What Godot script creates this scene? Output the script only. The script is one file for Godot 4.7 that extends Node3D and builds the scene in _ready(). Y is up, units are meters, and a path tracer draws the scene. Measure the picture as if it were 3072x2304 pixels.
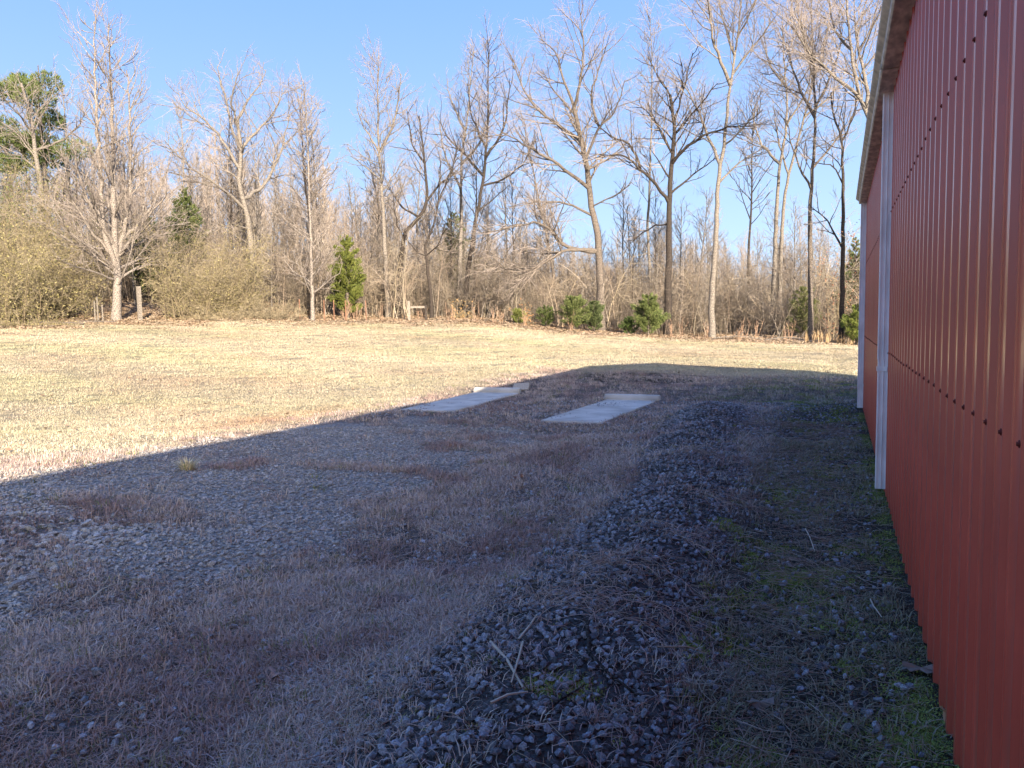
extends Node3D
# A gravel yard and dormant lawn beside a red metal building, bare winter woods behind.
# Metres, y up. The building's long wall lies in the plane x = WALL and runs along -z.

const WALL := 0.433
const EYE := Vector3(0, 1.65, 0)
const FOCAL := 2260.0          # in pixels of the 3072 x 2304 photograph
const K := 3072.0 / 2212.0
var cam_basis: Basis
var rng := RandomNumberGenerator.new()
var M := {}
var n_a := FastNoiseLite.new()
var n_b := FastNoiseLite.new()
var n_c := FastNoiseLite.new()

# ------------------------------------------------------------------ helpers
func rf(a: float, b: float) -> float:
	return rng.randf_range(a, b)

func rv() -> Vector3:
	return Vector3(rng.randf_range(-1, 1), rng.randf_range(-1, 1), rng.randf_range(-1, 1))

class Buf:
	var v := PackedVector3Array()
	var n := PackedVector3Array()
	var c := PackedColorArray()
	var i := PackedInt32Array()
	var col := Color(1, 1, 1)

	func quad(a: Vector3, b: Vector3, cc: Vector3, d: Vector3) -> void:
		var nn := (cc - a).cross(b - a).normalized()
		var k := v.size()
		v.append(a); v.append(b); v.append(cc); v.append(d)
		for q in 4:
			n.append(nn); c.append(col)
		i.append(k); i.append(k + 1); i.append(k + 2); i.append(k); i.append(k + 2); i.append(k + 3)

	func tri(a: Vector3, b: Vector3, cc: Vector3) -> void:
		var nn := (cc - a).cross(b - a).normalized()
		var k := v.size()
		v.append(a); v.append(b); v.append(cc)
		for q in 3:
			n.append(nn); c.append(col)
		i.append(k); i.append(k + 1); i.append(k + 2)

	func box(lo: Vector3, hi: Vector3, t := Transform3D.IDENTITY) -> void:
		var p := []
		for q in 8:
			p.append(t * Vector3(hi.x if q & 1 else lo.x, hi.y if q & 2 else lo.y, hi.z if q & 4 else lo.z))
		quad(p[0], p[2], p[3], p[1]); quad(p[5], p[7], p[6], p[4])
		quad(p[4], p[6], p[2], p[0]); quad(p[1], p[3], p[7], p[5])
		quad(p[2], p[6], p[7], p[3]); quad(p[4], p[0], p[1], p[5])

	func tube(pts: PackedVector3Array, rad: PackedFloat32Array, sides: int, cap := false) -> void:
		var m := pts.size()
		var first := v.size()
		var d := (pts[1] - pts[0]).normalized()
		var side := d.cross(Vector3.RIGHT if absf(d.x) < 0.7 else Vector3.UP).normalized()
		for k in m:
			if k > 0 and k < m - 1:
				d = (pts[k + 1] - pts[k - 1]).normalized()
			elif k == m - 1:
				d = (pts[k] - pts[k - 1]).normalized()
			side = (side - d * side.dot(d)).normalized()
			var up := d.cross(side)
			for s in sides:
				var a := TAU * s / sides
				var o := side * cos(a) + up * sin(a)
				v.append(pts[k] + o * rad[k]); n.append(o); c.append(col)
		for k in m - 1:
			for s in sides:
				var a := first + k * sides + s
				var b := first + k * sides + (s + 1) % sides
				i.append(a); i.append(a + sides); i.append(b)
				i.append(b); i.append(a + sides); i.append(b + sides)
		if cap:
			var kk := v.size()
			v.append(pts[m - 1]); n.append(d); c.append(col)
			for s in sides:
				i.append(first + (m - 1) * sides + s); i.append(kk); i.append(first + (m - 1) * sides + (s + 1) % sides)

	func mesh(mat: Material) -> ArrayMesh:
		var a := []
		a.resize(Mesh.ARRAY_MAX)
		a[Mesh.ARRAY_VERTEX] = v
		a[Mesh.ARRAY_NORMAL] = n
		a[Mesh.ARRAY_COLOR] = c
		a[Mesh.ARRAY_INDEX] = i
		var me := ArrayMesh.new()
		me.add_surface_from_arrays(Mesh.PRIMITIVE_TRIANGLES, a)
		me.surface_set_material(0, mat)
		return me

var taken := {}
func numbered(called: String) -> String:
	var k: int = taken.get(called, 0)
	taken[called] = k + 1
	return called if k == 0 else "%s_%03d" % [called, k]

func put(called: String, me: Mesh, parent: Node = self) -> MeshInstance3D:
	var o := MeshInstance3D.new()
	o.name = numbered(called) if parent == self else called
	o.mesh = me
	parent.add_child(o, true)
	return o

func thing(called: String, label: String, category: String, at := Vector3.ZERO, turn := 0.0, group := "") -> Node3D:
	var o := Node3D.new()
	o.name = numbered(called)
	add_child(o)
	o.position = at
	o.rotation.y = turn
	return tag(o, label, category, group)

func tag(o: Node3D, label: String, category: String, group := "", kind := "") -> Node3D:
	o.set_meta("label", label)
	o.set_meta("category", category)
	if group: o.set_meta("group", group)
	if kind: o.set_meta("kind", kind)
	return o

func structure(o: Node3D, label := "", category := "") -> Node3D:
	o.set_meta("kind", "structure")
	if label: o.set_meta("label", label)
	if category: o.set_meta("category", category)
	return o

func noise_tex(sd: int, freq: float, octaves: int, lo: float, hi: float, size := 512, contrast := 1.0) -> ImageTexture:
	var f := FastNoiseLite.new()
	f.seed = sd
	f.frequency = freq
	f.fractal_octaves = octaves
	f.noise_type = FastNoiseLite.TYPE_SIMPLEX_SMOOTH
	var im := f.get_seamless_image(size, size)
	im.convert(Image.FORMAT_L8)
	var d := im.get_data()
	for k in d.size():
		var t := clampf((d[k] / 255.0 - 0.5) * contrast + 0.5, 0, 1)
		d[k] = int(255.0 * lerpf(lo, hi, t))
	var out := Image.create_from_data(size, size, false, Image.FORMAT_L8, d)
	out.convert(Image.FORMAT_RGB8)
	return ImageTexture.create_from_image(out)

func lin(r: float, g: float, b: float) -> Color:
	return Color(r, g, b).linear_to_srgb()

func mat(color: Color, rough := 0.9, tex: Texture2D = null, scale := Vector3.ONE, bump: Texture2D = null, bump_cm := 0.0) -> StandardMaterial3D:
	var m := StandardMaterial3D.new()
	m.albedo_color = color
	m.roughness = rough
	m.metallic_specular = 0.3
	m.vertex_color_use_as_albedo = true
	if tex:
		m.albedo_texture = tex
		m.uv1_triplanar = true
		m.uv1_world_triplanar = true
		m.uv1_scale = scale
	if bump:
		m.uv1_triplanar = true
		m.uv1_world_triplanar = true
		m.uv1_scale = scale
		m.heightmap_enabled = true
		m.heightmap_texture = bump
		m.heightmap_scale = bump_cm
	return m

# ------------------------------------------------------------------ lie of the land
const RIM := [[-75.0, 2.3], [-57.5, 2.36], [-51.0, 2.45], [-42.0, 2.35], [-38.0, 2.18], [-31.0, 2.0], [-27.0, 1.95], [-17.0, 1.1], [-12.0, 0.72], [-8.5, 0.6], [0.2, 0.29], [3.0, 0.12], [12.0, 0.0]]
const RISE := [[-75.0, 0.13], [-42.0, 0.12], [-30.0, 0.06], [-15.0, 0.02], [5.0, 0.012], [20.0, 0.0]]

func table(t: Array, x: float) -> float:
	if x <= t[0][0]: return t[0][1]
	for k in range(1, t.size()):
		if x < t[k][0]:
			var u: float = (x - t[k - 1][0]) / (t[k][0] - t[k - 1][0])
			u = u * u * (3 - 2 * u) * 0.5 + u * 0.5
			return lerpf(t[k - 1][1], t[k][1], u)
	return t[-1][1]

const BERM := [[-16.0, -2.3], [-13.5, -2.0], [-10.0, -1.75], [-7.0, -1.32], [-4.0, -1.25], [-2.0, -1.1], [1.0, -1.0]]
const LANE := [[-13.0, -6.2], [-11.5, -5.0], [-9.7, -3.7], [-7.1, -3.8], [-6.0, -4.0], [-5.0, -3.5], [-4.0, -3.5], [-3.5, -3.9], [-2.8, -4.4], [-2.0, -5.0], [0.0, -5.6]]

func berm(x: float, z: float) -> float:
	var d := (x - table(BERM, z)) / 0.5
	var along := smoothstep(-16.0, -13.5, z) * (1.0 - smoothstep(-1.0, 1.0, z))
	return exp(-d * d) * along

func ground_y(x: float, z: float) -> float:
	var r := sqrt(x * x + z * z)
	var az := rad_to_deg(atan2(x, -z))
	if absf(az) > 120: az = -75.0 if az < 0 else 20.0
	var t := maxf(0.0, (r - 18.0) / 30.0)
	var y := table(RIM, az) * (pow(t, 1.15) if t < 1 else 1.0 + 0.0)
	if r > 48.0:
		y += table(RISE, az) * minf(r - 48.0, 90.0) + 0.0
	if r < 40.0:
		var b := berm(x, z)
		y += b * (0.16 + 0.09 * exp(-pow((z + 12.8) / 1.4, 2.0)) + 0.05 * n_b.get_noise_2d(x * 30, z * 30))
		var wall_fade := clampf((WALL - x) * 2.0, 0.0, 1.0) if z > -16.0 and x < WALL + 0.5 else 1.0
		y += (0.022 * n_b.get_noise_2d(x * 22, z * 22) + 0.05 * n_a.get_noise_2d(x * 6, z * 6)) * wall_fade * (1.0 if x < WALL else 0.0)
		var e := Vector2(x + 9.5, z + 4.2).length() / 3.6
		y += 0.2 * exp(-e * e)
		# a shallow rut beside the heaped gravel
		var q := (x + 0.35 + 0.1 * sin(z)) / 0.3
		y -= 0.05 * exp(-q * q) * wall_fade
	else:
		y += 0.1 * n_a.get_noise_2d(x * 3, z * 3)
	return y

func on(x: float, z: float, dy := 0.0) -> Vector3:
	return Vector3(x, ground_y(x, z) + dy, z)

func pix(u: float, v: float, dist: float) -> Vector3:
	# the point seen at (u, v) of the 2212-wide picture at a horizontal distance
	var d := cam_basis * Vector3((u * K - 1536.0) / FOCAL, -(v * K - 1152.0) / FOCAL, -1.0)
	return EYE + d * (dist / Vector2(d.x, d.z).length())

func base_at(u: float, dist: float) -> Vector3:
	var p := pix(u, 690, dist)
	return on(p.x, p.z)

# zone weights: x lane gravel, y heaped gravel, z moss strip, w lit lawn
func zone(x: float, z: float) -> Array:
	var a := n_a.get_noise_2d(x * 20, z * 20)
	var b := n_b.get_noise_2d(x * 14, z * 14)
	var lane := (1.0 - smoothstep(-0.25, 0.25, x - table(LANE, z) + 0.4 * a)) * smoothstep(-8.7, -7.8, x + 0.8 * a) * smoothstep(-12.2, -10.4, z + 1.0 * b)
	# tongues of dry grass that lie across the gravel
	lane *= 1.0 - 0.7 * smoothstep(0.2, 0.38, n_a.get_noise_2d(x * 9 + 40, z * 16))
	var e := Vector2((x + 5.7) / 1.0, (z + 4.75) / 0.35).length()
	lane *= smoothstep(0.6, 1.15, e + 0.4 * b)
	var heap := smoothstep(0.12, 0.4, berm(x, z) + 0.3 * a - 0.03)
	var strip := smoothstep(-1.15, -0.5, x + 0.35 * a) if z > -16 else 0.45 * smoothstep(-3.5, -1.2, x + a) * smoothstep(-24.0, -20.0, z)
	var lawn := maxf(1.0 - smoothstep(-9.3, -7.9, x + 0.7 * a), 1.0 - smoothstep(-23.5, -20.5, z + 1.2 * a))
	return [clampf(lane, 0, 1), heap, strip * (1.0 - heap), lawn * (1.0 - lane), a, b]

func ground_color(x: float, z: float) -> Color:
	var q := zone(x, z)
	var r := sqrt(x * x + z * z)
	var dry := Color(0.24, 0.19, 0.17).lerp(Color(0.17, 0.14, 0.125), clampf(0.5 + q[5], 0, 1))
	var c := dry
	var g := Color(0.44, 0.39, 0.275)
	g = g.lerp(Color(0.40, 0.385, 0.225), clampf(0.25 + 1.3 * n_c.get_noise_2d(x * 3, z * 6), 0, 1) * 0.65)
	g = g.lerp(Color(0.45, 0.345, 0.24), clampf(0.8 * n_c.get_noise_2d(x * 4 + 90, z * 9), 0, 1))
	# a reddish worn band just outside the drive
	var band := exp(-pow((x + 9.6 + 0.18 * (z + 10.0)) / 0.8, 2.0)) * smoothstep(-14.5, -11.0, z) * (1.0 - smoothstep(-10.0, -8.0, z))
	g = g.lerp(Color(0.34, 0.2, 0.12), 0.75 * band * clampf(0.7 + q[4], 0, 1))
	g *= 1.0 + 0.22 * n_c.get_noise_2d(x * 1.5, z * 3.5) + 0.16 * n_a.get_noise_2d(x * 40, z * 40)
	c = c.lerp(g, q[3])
	c = c.lerp(Color(0.5, 0.485, 0.455) * (1.0 + 0.25 * q[5]), q[0] * 0.85)
	c = c.lerp(Color(0.1, 0.096, 0.098), q[1] * 0.8)
	c = c.lerp(Color(0.055, 0.053, 0.045).lerp(Color(0.07, 0.095, 0.028), clampf(0.25 + 1.6 * n_c.get_noise_2d(x * 32, z * 32), 0, 1)), q[2] * 0.9)
	# scorched bare patch near the far corner
	var s = Vector2((x + 4.9) / 1.9, (z + 21.0) / 1.5).length() + 0.5 * q[4]
	c = c.lerp(Color(0.13, 0.105, 0.085) * (1.0 + 1.3 * n_c.get_noise_2d(x * 20, z * 90)), 1.0 - smoothstep(0.7, 1.1, s))
	# fallen leaves under and before the trees
	var az := rad_to_deg(atan2(x, -z))
	var leaf := smoothstep(43.0, 48.0, r + 4.0 * q[5] + (2.5 if az < -45 else 0.0) - (3.0 if az > -15 and az < 3 else 0.0))
	c = c.lerp(Color(0.36, 0.265, 0.17) * (1.0 + 0.4 * q[4]), leaf * 0.85)
	return c

func make_ground() -> void:
	var az: Array[float] = []
	var a := -180.0
	while a < 180.0:
		az.append(a)
		a += 0.4 if a >= -80.0 and a < 30.0 else 5.0
	var rings: Array[float] = [0.0]
	var r := 0.5
	while r < 700.0:
		rings.append(r)
		r *= 1.022 if r < 60 else 1.12
	var b := Buf.new()
	var w := az.size()
	for k in rings.size():
		for j in w:
			var t := deg_to_rad(az[j])
			var x: float = rings[k] * sin(t)
			var z: float = -rings[k] * cos(t)
			b.v.append(Vector3(x, ground_y(x, z), z))
			b.c.append(ground_color(x, z))
			b.n.append(Vector3.UP)
	for k in rings.size() - 1:
		for j in w:
			var p := k * w + j
			var q := k * w + (j + 1) % w
			if k > 0:
				b.i.append(p); b.i.append(q + w); b.i.append(q)
			b.i.append(p); b.i.append(p + w); b.i.append(q + w)
	# smooth normals from the faces
	b.n.fill(Vector3.ZERO)
	for f in range(0, b.i.size(), 3):
		var n := (b.v[b.i[f + 2]] - b.v[b.i[f]]).cross(b.v[b.i[f + 1]] - b.v[b.i[f]])
		if n.y < 0: n = -n
		for q in 3: b.n[b.i[f + q]] += n
	for k in b.n.size(): b.n[k] = b.n[k].normalized() if b.n[k].length() > 0 else Vector3.UP
	structure(put("ground", b.mesh(M.ground)), "dormant lawn and gravel yard sloping up to the woods", "ground")

# ------------------------------------------------------------------ scatter
func multi(called: String, me: Mesh, xf: Array, cols: Array, parent: Node = self) -> MultiMeshInstance3D:
	var mm := MultiMesh.new()
	mm.transform_format = MultiMesh.TRANSFORM_3D
	mm.use_colors = true
	mm.mesh = me
	mm.instance_count = xf.size()
	var buf := PackedFloat32Array()
	buf.resize(xf.size() * 16)
	for k in xf.size():
		var t: Transform3D = xf[k]
		var c: Color = cols[k]
		var o := k * 16
		buf[o] = t.basis.x.x; buf[o + 1] = t.basis.y.x; buf[o + 2] = t.basis.z.x; buf[o + 3] = t.origin.x
		buf[o + 4] = t.basis.x.y; buf[o + 5] = t.basis.y.y; buf[o + 6] = t.basis.z.y; buf[o + 7] = t.origin.y
		buf[o + 8] = t.basis.x.z; buf[o + 9] = t.basis.y.z; buf[o + 10] = t.basis.z.z; buf[o + 11] = t.origin.z
		buf[o + 12] = c.r; buf[o + 13] = c.g; buf[o + 14] = c.b; buf[o + 15] = 1.0
	mm.buffer = buf
	var o := MultiMeshInstance3D.new()
	o.multimesh = mm
	o.name = numbered(called) if parent == self else called
	parent.add_child(o, true)
	return o

func spot(r0: float, r1: float, a0 := -70.0, a1 := 24.0) -> Vector2:
	var r := sqrt(rf(r0 * r0, r1 * r1))
	var a := deg_to_rad(rf(a0, a1))
	return Vector2(r * sin(a), -r * cos(a))

const PADS := [[-7.42, -14.55, 1.15, 3.95, 0.06], [-4.05, -13.75, 1.08, 3.8, -0.03]]
func on_pad(x: float, z: float, grow_ := 0.0) -> bool:
	for p in PADS:
		var d := Vector2(x - p[0], z - p[1]).rotated(p[4])
		if absf(d.x) < p[2] * 0.5 + grow_ and absf(d.y) < p[3] * 0.5 + grow_: return true
	return false

func blade(b: Buf, at: Vector3, ang: float, h: float, lean: float, w: float, curl := 0.0) -> void:
	var d := Vector3(cos(ang), 0, sin(ang))
	var s := Vector3(-sin(ang + curl), 0, cos(ang + curl)) * w * 0.5
	var p1 := at + Vector3.UP * h * 0.6 + d * lean * 0.35
	var p2 := at + Vector3.UP * h * (1.0 - 0.35 * lean / maxf(h, 0.01) * 0.4) + d * lean
	b.quad(at - s, at + s, p1 + s * 0.8, p1 - s * 0.8)
	b.tri(p1 - s * 0.8, p1 + s * 0.8, p2)

func tuft_mesh(count: int, spread: float, h: float, w: float, flat: float) -> ArrayMesh:
	var b := Buf.new()
	for k in count:
		var t := rf(0.62, 1.2)
		b.col = Color(t, t * rf(0.94, 1.03), t * rf(0.88, 1.05))
		var p := Vector3(rf(-1, 1), 0, rf(-1, 1)) * spread
		var hh := h * rf(0.45, 1.15)
		p.y = -0.012
		blade(b, p, rf(0, TAU), hh, hh * rf(0.2, flat), w * rf(0.7, 1.3), rf(-0.4, 0.4))
	return b.mesh(M.blade)

func strand_mesh(count: int, spread: float, l: float, w: float) -> ArrayMesh:
	# dead stalks lying on the ground, each bent once or twice
	var b := Buf.new()
	for k in count:
		var t := rf(0.6, 1.3)
		b.col = Color(t, t, t * rf(0.9, 1.05))
		var p := Vector3(rf(-1, 1) * spread, rf(0.0, 0.012), rf(-1, 1) * spread)
		var a := rf(0, TAU)
		var pts := PackedVector3Array([p])
		var rad := PackedFloat32Array([w * 0.5])
		var n := 4
		for q in n:
			a += rf(-0.45, 0.45)
			p += Vector3(cos(a), rf(-0.08, 0.14), sin(a)) * l * rf(0.6, 1.2) / n
			p.y = clampf(p.y, 0.002, 0.05)
			pts.append(p); rad.append(w * 0.5 * (1.0 - 0.15 * q))
		b.tube(pts, rad, 3)
	return b.mesh(M.blade)

func stone_mesh(sd: int, flatness: float) -> ArrayMesh:
	var r := RandomNumberGenerator.new()
	r.seed = sd
	# the hull of a few random planes: an angular crushed stone
	var ico := SphereMesh.new()
	ico.radial_segments = 7
	ico.rings = 3
	ico.radius = 0.5
	ico.height = 1.0
	var a := ico.get_mesh_arrays()
	var v: PackedVector3Array = a[Mesh.ARRAY_VERTEX]
	var planes := []
	for k in 8:
		planes.append([Vector3(r.randf_range(-1, 1), r.randf_range(-1, 1), r.randf_range(-1, 1)).normalized(), r.randf_range(0.2, 0.38)])
	var sc := Vector3(1.0, flatness, r.randf_range(0.65, 0.9))
	for k in v.size():
		var p := v[k]
		for q in planes:
			var over: float = p.dot(q[0]) - q[1]
			if over > 0: p -= q[0] * over
		v[k] = p * sc
	var idx: PackedInt32Array = a[Mesh.ARRAY_INDEX]
	var b := Buf.new()
	for f in range(0, idx.size(), 3):
		if (v[idx[f]] - v[idx[f + 1]]).length() < 1e-4 or (v[idx[f]] - v[idx[f + 2]]).length() < 1e-4 or (v[idx[f + 2]] - v[idx[f + 1]]).length() < 1e-4: continue
		var nn := (v[idx[f + 2]] - v[idx[f]]).cross(v[idx[f + 1]] - v[idx[f]])
		if nn.dot(v[idx[f]]) >= 0: b.tri(v[idx[f]], v[idx[f + 1]], v[idx[f + 2]])
		else: b.tri(v[idx[f]], v[idx[f + 2]], v[idx[f + 1]])
	return b.mesh(M.stone)

func put_multi(called: String, variants: Array, rows: Array, label: String, category: String) -> void:
	# one object of stuff whose parts are the copies of each variant
	var root := Node3D.new()
	root.name = numbered(called)
	add_child(root)
	tag(root, label, category, "", "stuff")
	for k in variants.size():
		var xf := []
		var cols := []
		for row in rows:
			if row[0] == k:
				xf.append(row[1]); cols.append(row[2])
		if xf.size():
			var o := multi(called + "_patch", variants[k], xf, cols, root)
			o.set_meta("kind", "stuff")

func upright(p: Vector3, s: float, sy := 1.0) -> Transform3D:
	var bb := Basis(Vector3.UP, rf(0, TAU)).scaled(Vector3(s, s * sy, s))
	return Transform3D(bb, p)

func make_ground_cover() -> void:
	# --- gravel
	var stones := []
	for k in 6: stones.append(stone_mesh(100 + k, [0.55, 0.7, 0.45, 0.8, 0.6, 0.5][k]))
	var rows := []
	for k in 150000:
		var p := spot(1.3, 12.5)
		var q := zone(p.x, p.y)
		var r := p.length()
		if rng.randf() > q[0] * (0.75 if r < 7 else 0.55) * minf(1.0, r / 6.0 + 0.3): continue
		var big := smoothstep(-4.3, -5.6, p.x) * smoothstep(-5.2, -3.6, p.y)
		var s := rf(0.012, 0.034) * (1.0 + 1.1 * big * rng.randf())
		if rng.randf() < 0.03: s *= 1.7
		var t := rf(0.34, 0.66) * (1.0 + 0.2 * big)
		rows.append([rng.randi() % 6, Transform3D(Basis.from_euler(Vector3(rf(-0.3, 0.3), rf(0, TAU), rf(-0.3, 0.3))).scaled(Vector3.ONE * s * 1.5), on(p.x, p.y, s * 0.22)), Color(t, t * rf(0.96, 1.0), t * rf(0.9, 1.0))])
	put_multi("drive_gravel", stones, rows, "pale grey crushed stone spread over the drive", "gravel")
	rows = []
	for k in 120000:
		var p := spot(1.2, 16.0, -64, 14)
		if p.x > WALL - 0.12: continue
		var q := zone(p.x, p.y)
		var sparse := 0.2 if q[0] < 0.1 and q[3] < 0.2 else 0.0
		if rng.randf() > q[1] * 0.85 + sparse * (1.0 - q[1]): continue
		var s := rf(0.016, 0.042)
		var t := rf(0.13, 0.54)
		if q[1] < 0.35 and q[2] < 0.4: t = rf(0.26, 0.62)
		rows.append([rng.randi() % 6, Transform3D(Basis.from_euler(Vector3(rf(-0.6, 0.6), rf(0, TAU), rf(-0.6, 0.6))).scaled(Vector3.ONE * s * 1.45), on(p.x, p.y, s * rf(0.15, 0.5))), Color(t * 0.95, t * rf(0.96, 1.0), t * rf(1.0, 1.12))])
	put_multi("heaped_gravel", stones, rows, "dark crushed stone heaped in a low ridge along the yard", "gravel")
	# --- dry grass of the shaded yard
	var tufts := []
	for k in 4: tufts.append(tuft_mesh(13, 0.06, [0.05, 0.062, 0.042, 0.07][k], 0.0052, [1.8, 2.3, 3.0, 1.4][k]))
	rows = []
	for k in 150000:
		var p := spot(1.2, 27.0, -70.0, 10.0) if k % 3 == 0 else (spot(1.2, 11.0) if k % 6 < 5 else spot(1.2, 5.0))
		var r := p.length()
		if p.x > WALL - 0.05 or on_pad(p.x, p.y, -0.03): continue
		var q := zone(p.x, p.y)
		var want: float = (1.0 - q[3]) * (1.0 - 0.965 * q[0]) * (1.0 - 0.9 * q[1]) * (1.0 - 0.8 * q[2]) * clampf(0.72 + 1.3 * q[4], 0.25, 1.0)
		if rng.randf() > want: continue
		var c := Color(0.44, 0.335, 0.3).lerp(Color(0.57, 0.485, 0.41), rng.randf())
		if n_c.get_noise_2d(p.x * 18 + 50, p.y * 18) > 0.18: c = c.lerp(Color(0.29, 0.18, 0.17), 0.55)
		if rng.randf() < 0.05: c = Color(0.2, 0.22, 0.09)
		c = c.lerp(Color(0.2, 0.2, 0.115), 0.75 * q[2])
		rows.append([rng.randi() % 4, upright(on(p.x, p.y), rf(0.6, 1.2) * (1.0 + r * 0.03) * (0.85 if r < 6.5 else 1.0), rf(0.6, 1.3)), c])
	put_multi("dry_grass", tufts, rows, "matted purplish brown dead grass of the shaded yard", "grass")
	# --- the sunlit lawn
	var sward := []
	for k in 3: sward.append(tuft_mesh(46, 0.2, [0.032, 0.04, 0.028][k], 0.006, 2.2))
	rows = []
	for k in 120000:
		var p := spot(7.5, 46.0, -74, 8)
		var r := p.length()
		if r > 14.0 and rng.randf() > 14.0 / r: continue
		if on_pad(p.x, p.y, 0.12): continue
		var q := zone(p.x, p.y)
		if rng.randf() > q[3]: continue
		var c := ground_color(p.x, p.y)
		c = c * rf(0.9, 1.2)
		rows.append([rng.randi() % 3, upright(on(p.x, p.y), rf(0.8, 1.3) * (1.0 + 0.012 * r), rf(0.6, 1.3)), c])
	put_multi("lawn_grass", sward, rows, "short straw yellow dormant grass of the sunlit lawn", "grass")
	# --- moss and low weeds by the wall
	var moss := []
	for k in 3: moss.append(tuft_mesh(44, 0.05, 0.02, 0.008, 1.4))
	rows = []
	for k in 80000:
		var p := spot(1.2, 22.0, -30, 10)
		if p.x > WALL - 0.03 or on_pad(p.x, p.y, 0.05): continue
		var q := zone(p.x, p.y)
		var m := n_c.get_noise_2d(p.x * 32, p.y * 32) + 0.06
		if q[2] * smoothstep(-0.1, 0.18, m) + 0.012 * (1.0 - q[0]) < rng.randf(): continue
		rows.append([rng.randi() % 3, upright(on(p.x, p.y), rf(0.7, 1.3)), Color(0.19, 0.24, 0.045).lerp(Color(0.34, 0.41, 0.09), rng.randf()) * (0.9 if p.y > -10 else 0.8)])
	for q in [[1905, 1072, 0.3], [1925, 1120, 0.22], [1890, 1050, 0.2], [1800, 1240, 0.16], [2015, 1500, 0.16], [1985, 1545, 0.14], [1660, 1245, 0.2], [1720, 1250, 0.16], [1905, 1305, 0.1], [1170, 1475, 0.12], [1240, 1482, 0.1], [1640, 1640, 0.12], [1940, 1610, 0.15], [1480, 1395, 0.1], [1560, 1130, 0.16], [1740, 1320, 0.14], [2030, 1600, 0.12], [1840, 1440, 0.1], [920, 1085, 0.25], [1900, 900, 0.5], [1870, 960, 0.4], [1890, 1010, 0.3]]:
		var c := yard(q[0], q[1])
		for k in int(2600 * q[2] * q[2]) + 30:
			var a := rf(0, TAU)
			var d: float = q[2] * sqrt(rng.randf()) * (0.75 + 0.5 * n_b.get_noise_2d(cos(a) * 40 + q[0], sin(a) * 40))
			var x := c.x + cos(a) * d
			var z := c.z + sin(a) * d * 1.3
			if x > WALL - 0.03: continue
			rows.append([rng.randi() % 3, upright(on(x, z), rf(0.6, 1.1)), Color(0.16, 0.2, 0.045).lerp(Color(0.31, 0.36, 0.095), rng.randf())])
	put_multi("moss", moss, rows, "dark green moss and low weeds along the wall", "moss")
	# --- straw that has blown about
	var straw := []
	for k in 3: straw.append(strand_mesh(8, 0.16, [0.13, 0.2, 0.09][k], 0.0028))
	rows = []
	for k in 13000:
		var p := spot(1.2, 13.0, -62, 12)
		if p.x > WALL - 0.22 or on_pad(p.x, p.y, 0.15): continue
		var q := zone(p.x, p.y)
		var want: float = 0.45 * q[2] + 0.16 * q[1] + 0.3 * (1.0 - q[0]) * (1.0 - q[3]) * (1.0 - q[1]) + 0.05 * q[0]
		if rng.randf() > want: continue
		var c := Color(0.46, 0.38, 0.29).lerp(Color(0.32, 0.21, 0.18), rng.randf())
		rows.append([rng.randi() % 3, upright(on(p.x, p.y, 0.004), rf(0.7, 1.4)), c])
	put_multi("straw_litter", straw, rows, "loose straw and dead stalks lying over the gravel and moss", "straw")
	# --- leaves blown against the edge of the woods
	var lb := Buf.new()
	for k in 26:
		var t := rf(0.6, 1.25)
		lb.col = Color(t, t, t)
		var p := Vector3(rf(-0.5, 0.5), rf(0.01, 0.05), rf(-0.5, 0.5))
		var u := (Vector3(rf(-1, 1), rf(-0.3, 0.3), rf(-1, 1))).normalized() * 0.05
		var w := u.cross(Vector3(rf(-0.5, 0.5), 1, rf(-0.5, 0.5))).normalized() * 0.032
		lb.quad(p - u, p - w, p + u, p + w)
	var leaf := lb.mesh(M.leaf)
	rows = []
	for k in 22000:
		var p := spot(38.0, 66.0, -74, 8)
		var r := p.length()
		var az := rad_to_deg(atan2(p.x, -p.y))
		if rng.randf() > smoothstep(41.5, 49.0, r + (1.5 if az < -45 else 0.0) + 4 * n_b.get_noise_2d(p.x * 14, p.y * 14)): continue
		rows.append([0, upright(on(p.x, p.y), rf(0.8, 1.4)), Color(0.40, 0.27, 0.17).lerp(Color(0.36, 0.3, 0.21), rng.randf())])
	var one := Buf.new()
	for k in 2:
		var p := Vector3(rf(-0.3, 0.3), 0.03, rf(-0.3, 0.3))
		var u := Vector3(rf(-1, 1), rf(-0.3, 0.5), rf(-1, 1)).normalized() * 0.045
		var w := u.cross(Vector3(rf(-0.5, 0.5), 1, rf(-0.5, 0.5))).normalized() * 0.03
		one.quad(p - u, p - w, p + u, p + w)
	for k in 1100:
		var p := spot(9.0, 45.0, -74, 8)
		if zone(p.x, p.y)[3] < 0.5: continue
		rows.append([1, upright(on(p.x, p.y), rf(0.7, 1.3)), Color(0.2, 0.12, 0.07).lerp(Color(0.3, 0.2, 0.13), rng.randf())])
	put_multi("leaf_litter", [leaf, one.mesh(M.leaf)], rows, "brown fallen leaves along the edge of the woods", "leaves")

# ------------------------------------------------------------------ trees
class Wood:
	var trunk := Buf.new()
	var limbs: Array = []
	var twigs := Buf.new()

func wander(p: Vector3, d: Vector3, length: float, n: int, wig: float, up: float) -> PackedVector3Array:
	var pts := PackedVector3Array([p])
	for k in n:
		d = (d + rv() * wig + Vector3.UP * up).normalized()
		p += d * length / n
		pts.append(p)
	return pts

func tapered(n: int, r0: float, r1: float) -> PackedFloat32Array:
	var a := PackedFloat32Array()
	for k in n: a.append(lerpf(r0, r1, float(k) / maxf(1.0, n - 1)))
	return a

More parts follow.
